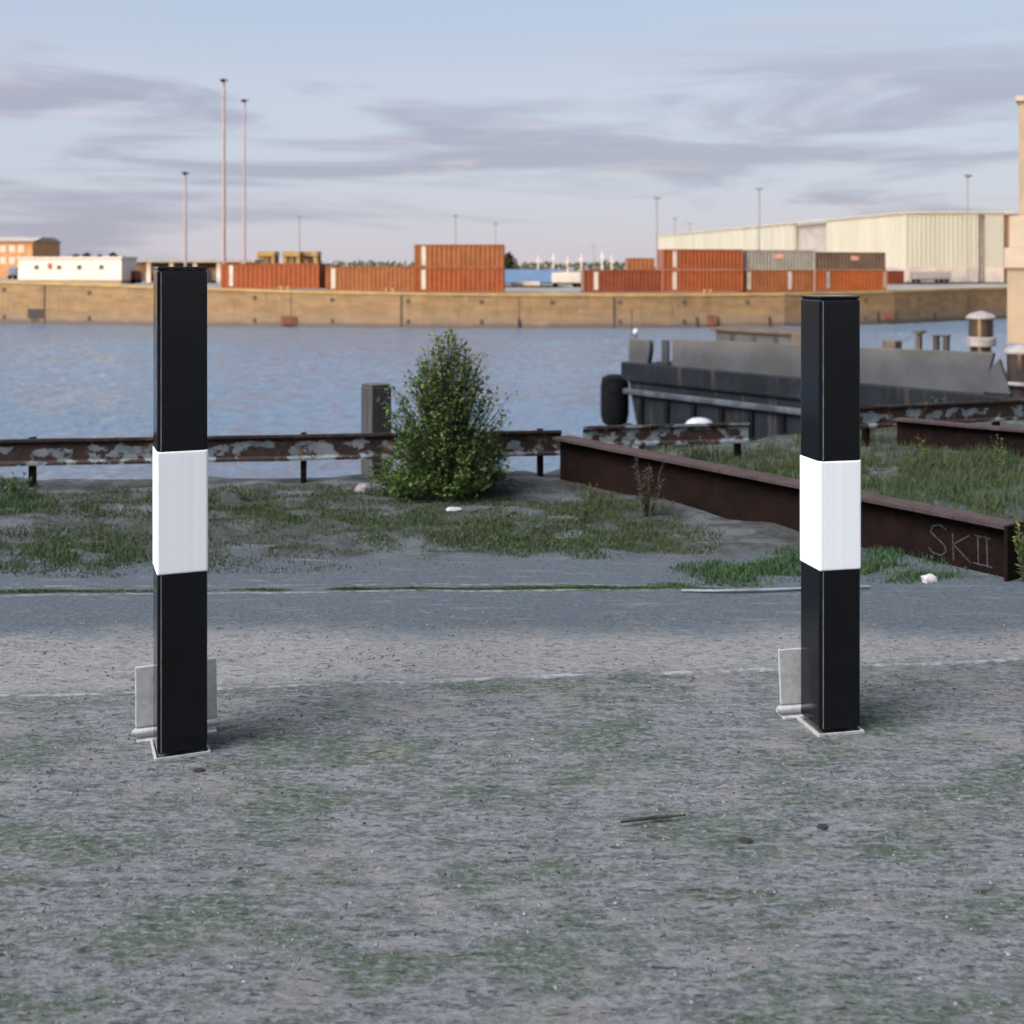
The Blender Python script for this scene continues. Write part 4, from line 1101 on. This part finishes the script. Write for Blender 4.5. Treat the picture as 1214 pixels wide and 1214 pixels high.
def brick_building():
    d = 230; a = P(-60, 0, d); b = P(38.5, 0, d); z0 = -1.3; zt = P(0, 286, d).z
    t = thing('brick_building', 'orange brick building with pale windows at the far left', 'building', (b.x - 6, d + 5, z0))
    m = MB(); m.box(a.x, b.x, d, d + 14, z0, zt); m.build('wall', M['brick'], t)
    m = MB(); m.prism([(d - .4, zt + .003), (d + 14.4, zt + .003), (d + 10, zt + .9), (d + 4, zt + .9)], a.x - .4, b.x + .4, lambda v: Vector((v.z, v.x, v.y))); m.build('roof', M['roof_grey'], t)
    for px in (-50, -36, -22, -8, 4, 14.5, 25):
        for y0, y1 in ((291, 299), (305, 313)):
            p = P(px, y1, d); q = P(px, y0, d); w = .55
            m = MB(); m.box(p.x - w, p.x + w, d - .05, d - .003, p.z, q.z); wn = m.build('window', M['win'], t)
            m = MB(); m.box(p.x - w + .15, p.x + w - .15, d - .08, d - .053, p.z + .15, q.z - .15); m.build('pane', M['tarp'], wn)
brick_building()
def open_shed():
    d = 175; a = P(147, 0, d); b = P(300, 0, d); z0 = -1.2; zt = P(0, 307.5, d).z; zm = P(0, 311, d).z
    t = thing('open_shed', 'long low open-fronted shed with pale columns behind the taller bollard', 'shed', ((a.x + b.x) / 2, d, z0))
    m = MB(); m.box(a.x, b.x, d + 5, d + 5.3, z0, zm); m.build('back_wall', M['brown_clad'], t)
    m = MB(); m.box(a.x - .5, b.x + .5, d - .8, d + 6, zm + .003, zt); m.build('roof', M['roof_grey'], t)
    for px in (149, 176, 203, 231, 259, 287):
        x = P(px, 0, d).x; m = MB(); m.box(x - .3, x + .3, d, d + .5, z0, zm); m.build('column', M['mast_pale'], t)
    for px, w, h in ((160, 1.0, 1.4), (190, 1.3, 1.8), (216, 1.2, 1.2), (244, 1.4, 1.9), (272, 1.2, 1.5)):
        x = P(px, 0, d).x; m = MB(); m.box(x - w, x + w, d + 2.2, d + 4.2, z0, z0 + h); o = m.build('pallet_stack', M['roof_grey'], loc=(x, d + 3.2, z0), bevel=.05)
        tag(o, 'dim grey pallet stack stored inside the open-fronted shed', 'pallets', 'stacks inside the open shed')
open_shed()
def gantry(px0, px1, yt, yb, d, label):
    a = P(px0, 0, d); b = P(px1, 0, d); z0 = -1.3; zt = P(0, yt, d).z
    t = thing('straddle_carrier', label, 'straddle carrier', ((a.x + b.x) / 2, d, z0), 0, 'yellow gantries behind the containers')
    m = MB(); m.box(a.x - .3, b.x + .3, d, d + 4, zt - .75, zt); m.build('top_frame', M['yellow'], t)
    for x in (a.x, b.x):
        for y in (d + .2, d + 3.2):
            m = MB(); m.box(x - .28, x + .28, y, y + .55, z0, zt - .753); m.build('leg', M['yellow'], t)
    xm = (a.x + b.x) / 2
    m = MB(); m.box(xm - .35, xm + .35, d + .6, d + 2.4, zt - 1.9, zt - .753); m.build('cab', M['brown_clad'], t)
gantry(307, 323, 298, 315, 185, 'yellow straddle carrier above the left orange container, the narrower one')
gantry(337, 353, 298, 315, 185, 'yellow straddle carrier in the pair further right, its left half')
gantry(358, 374, 298, 315, 187, 'yellow straddle carrier in the pair further right, its right half')
# tan pillar at the right edge
def pillar():
    d = 104.0; X = lambda px: (px - CX) / F * d; pv = Vector(((1193 - CX) / F * d, d, 0)); rt = Matrix.Rotation(R(-27), 3, 'Z'); fr = lambda v: pv + rt @ (v - pv); Z = lambda py: CAMZ - (py - HY) / F * d
    t = thing('concrete_pillar', 'tall stepped tan concrete pillar at the right edge, rising from the water', 'pillar', (X(1215), d + 2, WATER))
    m = MB(); m.box(X(1194), X(1260), d, d + 6, WATER - 2, Z(318), fr); m.build('lower_shaft', M['pillar'], t, bevel=.06)
    m = MB(); m.box(X(1191), X(1262), d - .25, d + 6.2, Z(317.9), Z(294), fr); m.build('ledge', M['pillar_pale'], t, bevel=.05)
    m = MB(); m.box(X(1196), X(1258), d + .2, d + 5.8, Z(293.9), Z(256), fr); m.build('middle_shaft', M['pillar_pale'], t, bevel=.06)
    m = MB(); m.box(X(1206), X(1252), d + .6, d + 5.2, Z(255.9), Z(120), fr); m.build('upper_shaft', M['pillar'], t, bevel=.06)
    m = MB(); m.box(X(1203), X(1254), d + .3, d + 5.5, Z(119.9), Z(114), fr); m.build('top_slab', M['pillar_pale'], t)
pillar()

# far trees
def far_tree(px, w, yt, yb, d, label, seed, group=None):
    rnd = random.Random(seed); c = P(px, yb, d); h = P(px, yt, d).z; u = d / F
    t = thing('tree', label, 'tree', (c.x, d, -1.3), 0, group)
    m = MB(); m.tube((c.x, d, -1.3), (c.x, d, h - (h + 1.3) * .3), .35, .12, 8); m.build('trunk', M['stem'], t)
    m = MB(); R_ = w * u
    for _ in range(900):
        a = rnd.random() * 2 * pi; zz = rnd.random(); r = R_ * sqrt(rnd.random()) * sqrt(max(0, 1 - (zz * 1.0) ** 2)) * (1 + .25 * sin(3 * a + seed))
        q = Vector((c.x + r * cos(a), d + r * sin(a), .4 + (h - .4) * zz + rnd.gauss(0, .15)))
        leafquad(m, q, Vector((rnd.gauss(0, 1), rnd.gauss(0, 1), rnd.gauss(.3, .7))), Vector((0, 0, 1)), .5 * R_ / 3.5 + .35, .5)
    m.build('crown', M['tree_far'], t)
far_tree(603, 10, 301, 322, 260, 'dark rounded tree half hidden behind the double container stack', 51)
for i, (px, w, yt) in enumerate(((90, 9, 303), (103, 9, 301.5), (118, 8, 304), (134, 8, 301))):
    far_tree(px, w, yt, 320, 300, ('dark tree behind the white hut, first from the brick building', 'dark tree behind the white hut, second from the brick building', 'dark tree behind the white hut, third from the brick building', 'dark tree behind the right end of the white hut')[i], 60 + i, 'trees behind the white hut')
rnd = random.Random(5); m = MB()
for _ in range(9000):
    px = rnd.uniform(-700, 1900); d = rnd.uniform(900, 1300)
    hgt = 4 + 5 * (noise.noise(Vector((px * .02, 0, 0))) + .5) + 3 * noise.noise(Vector((px * .11, 3, 0)))
    if hgt < 1: continue
    q = Vector(((px - CX) / F * d, d, -1.3 + rnd.random() ** .8 * hgt))
    leafquad(m, q, Vector((rnd.gauss(0, 1), rnd.gauss(0, .5), rnd.gauss(.2, .6))), Vector((0, 1, 0)), 3.2, 2.2)
tag(m.build('distant_woods', M['tree_far']), 'low dark line of far woods on the horizon', 'woods', kind='stuff')

# ------------------------------------------------------------------ unseen building added behind the camera to shade the near quay
sdir = Vector((SUN.x, SUN.y, 0)).normalized(); uperp = Vector((-sdir.y, sdir.x, 0))   # uperp ~ (.788,-.616)
if uperp.x < 0: uperp = -uperp
s0 = 23.0; H_ = 5.0
def sf(v): return uperp * v.x + sdir * v.y + Vector((0, 0, v.z))
t = thing('shade_shed', 'long dark brick shed, unseen behind the viewer, added to shade the near quay', 'shed', (sdir * (s0 + 5)).to_tuple())
m = MB(); m.box(-34, 16, s0, s0 + 12, -.05, H_ - .9, sf); w_ = m.build('wall', M['brickdark'], t)
m = MB(); m.prism([(s0 - .4, H_ - .897), (s0 + 12.4, H_ - .897), (s0 + 6, H_ + .5)], -34.4, 16.4, lambda v: sf(Vector((v.z, v.x, v.y)))); m.build('roof', M['roof_grey'], t)
for i in range(7):
    x = -30 + i * 6.6; m = MB(); m.box(x, x + 3, s0 - .06, s0 - .003, 0, 3.4, sf); m.build('door', M['dark'], t)

# ------------------------------------------------------------------ sky
w = bpy.data.worlds.new('World'); scene.world = w; w.use_nodes = True
nt = w.node_tree; N = nt.nodes; LK = nt.links.new
bg = N['Background']
sky = N.new('ShaderNodeTexSky'); sky.sky_type = 'NISHITA'; sky.sun_disc = False
sky.sun_elevation = R(SUN_EL); sky.sun_rotation = R(180 + SUN_AZ)
sky.altitude = 0; sky.air_density = 1.0; sky.dust_density = 1.2; sky.ozone_density = 2.0
tc = N.new('ShaderNodeTexCoord')
def mapn(sc):
    k = N.new('ShaderNodeMapping'); k.inputs['Scale'].default_value = sc; LK(tc.outputs['Generated'], k.inputs[0]); return k.outputs[0]
def nz(v, s, det, ro=.55, di=0):
    k = N.new('ShaderNodeTexNoise'); LK(v, k.inputs['Vector']); k.inputs['Scale'].default_value = s; k.inputs['Detail'].default_value = det; k.inputs['Roughness'].default_value = ro; k.inputs['Distortion'].default_value = di; return k.outputs['Fac']
def ms(v, a, b, lo, hi):
    k = N.new('ShaderNodeMapRange'); k.interpolation_type = 'SMOOTHSTEP'; LK(v, k.inputs[0])
    for i, x in enumerate((a, b, lo, hi)): k.inputs[i + 1].default_value = x
    return k.outputs[0]
def mx(f, a, b, mode='MIX'):
    k = N.new('ShaderNodeMix'); k.data_type = 'RGBA'; k.blend_type = mode
    for s, x in ((k.inputs[0], f), (k.inputs[6], a), (k.inputs[7], b)):
        if isinstance(x, bpy.types.NodeSocket): LK(x, s)
        elif isinstance(x, tuple): s.default_value = x + (1,)
        else: s.default_value = x
    return k.outputs[2]
K = 1 / .15
def kc(c): return tuple(v * K for v in c)
sp = N.new('ShaderNodeSeparateXYZ'); LK(tc.outputs['Generated'], sp.inputs[0])
Z_ = sp.outputs[2]
c1 = nz(mapn((2.4, 2.4, 19)), 1.0, 8, .56, .5)
c2 = nz(mapn((5, 5, 40)), 1.0, 6, .6, .3)
c3 = nz(mapn((3, 3, 4)), 1.0, 5, .6, .3)
veil = mx(ms(Z_, .0, .085, 0, 1), kc((.70, .66, .74)), kc((.645, .69, .815)))       # thin high veil, paler and pinker low down
veil = mx(ms(c1, .46, .60, 0, .85), veil, kc((.425, .43, .565)))                     # lilac stratus streaks
veil = mx(ms(c2, .57, .70, 0, .55), veil, kc((.80, .68, .70)))                        # pinkish lit edges
deck = mx(ms(c3, .40, .62, 0, 1), kc((.36, .43, .57)), kc((.52, .55, .63)))     # bright cloud deck overhead
mid = mx(ms(c1, .42, .66, 0, .8), kc((.54, .64, .82)), kc((.66, .69, .79)))            # bluer sky above the streaks
veil = mx(ms(Z_, .13, .22, 0, 1), veil, mid)
cl = mx(ms(Z_, .30, .60, 0, 1), veil, deck)
# bright patch added out of view to fill the yard and shape bollard shadows
vd = N.new('ShaderNodeVectorMath'); vd.operation = 'DOT_PRODUCT'; LK(tc.outputs['Generated'], vd.inputs[0]); vd.inputs[1].default_value = (-sin(R(55)) * cos(R(48)), -cos(R(55)) * cos(R(48)), sin(R(48)))   # direction of the added patch, far above the sun
fill_glow = ms(vd.outputs['Value'], .90, 1.0, 0, 1)
cl = mx(fill_glow, cl, kc((29.5, 29.5, 30.3)))
col = mx(.84, sky.outputs[0], cl)
LK(col, bg.inputs['Color'])
bg.inputs['Strength'].default_value = .15

sl = bpy.data.lights.new('sun', 'SUN'); sl.energy = 3.2; sl.angle = R(.5); sl.color = (1.0, .70, .40)
so = bpy.data.objects.new('sun', sl); COL.objects.link(so)
so.rotation_euler = (-SUN).to_track_quat('-Z', 'Y').to_euler(); so.location = SUN * 200

# ------------------------------------------------------------------ camera
cam = bpy.data.cameras.new('camera'); co = bpy.data.objects.new('camera', cam); COL.objects.link(co)
co.location = (0, 0, CAMZ); co.rotation_euler = (pi / 2, 0, 0)
cam.sensor_width = 36; cam.lens = F / 1214 * 36
cam.shift_y = (HY - 607) / 1214
cam.clip_start = .05; cam.clip_end = 20000
cam.dof.use_dof = True; cam.dof.focus_distance = 2.6; cam.dof.aperture_fstop = 5.6
scene.camera = co
vs = scene.view_settings
vs.view_transform = 'Standard'; vs.look = 'None'; vs.gamma = 1; vs.exposure = 0.0
scene.cycles.max_bounces = 6
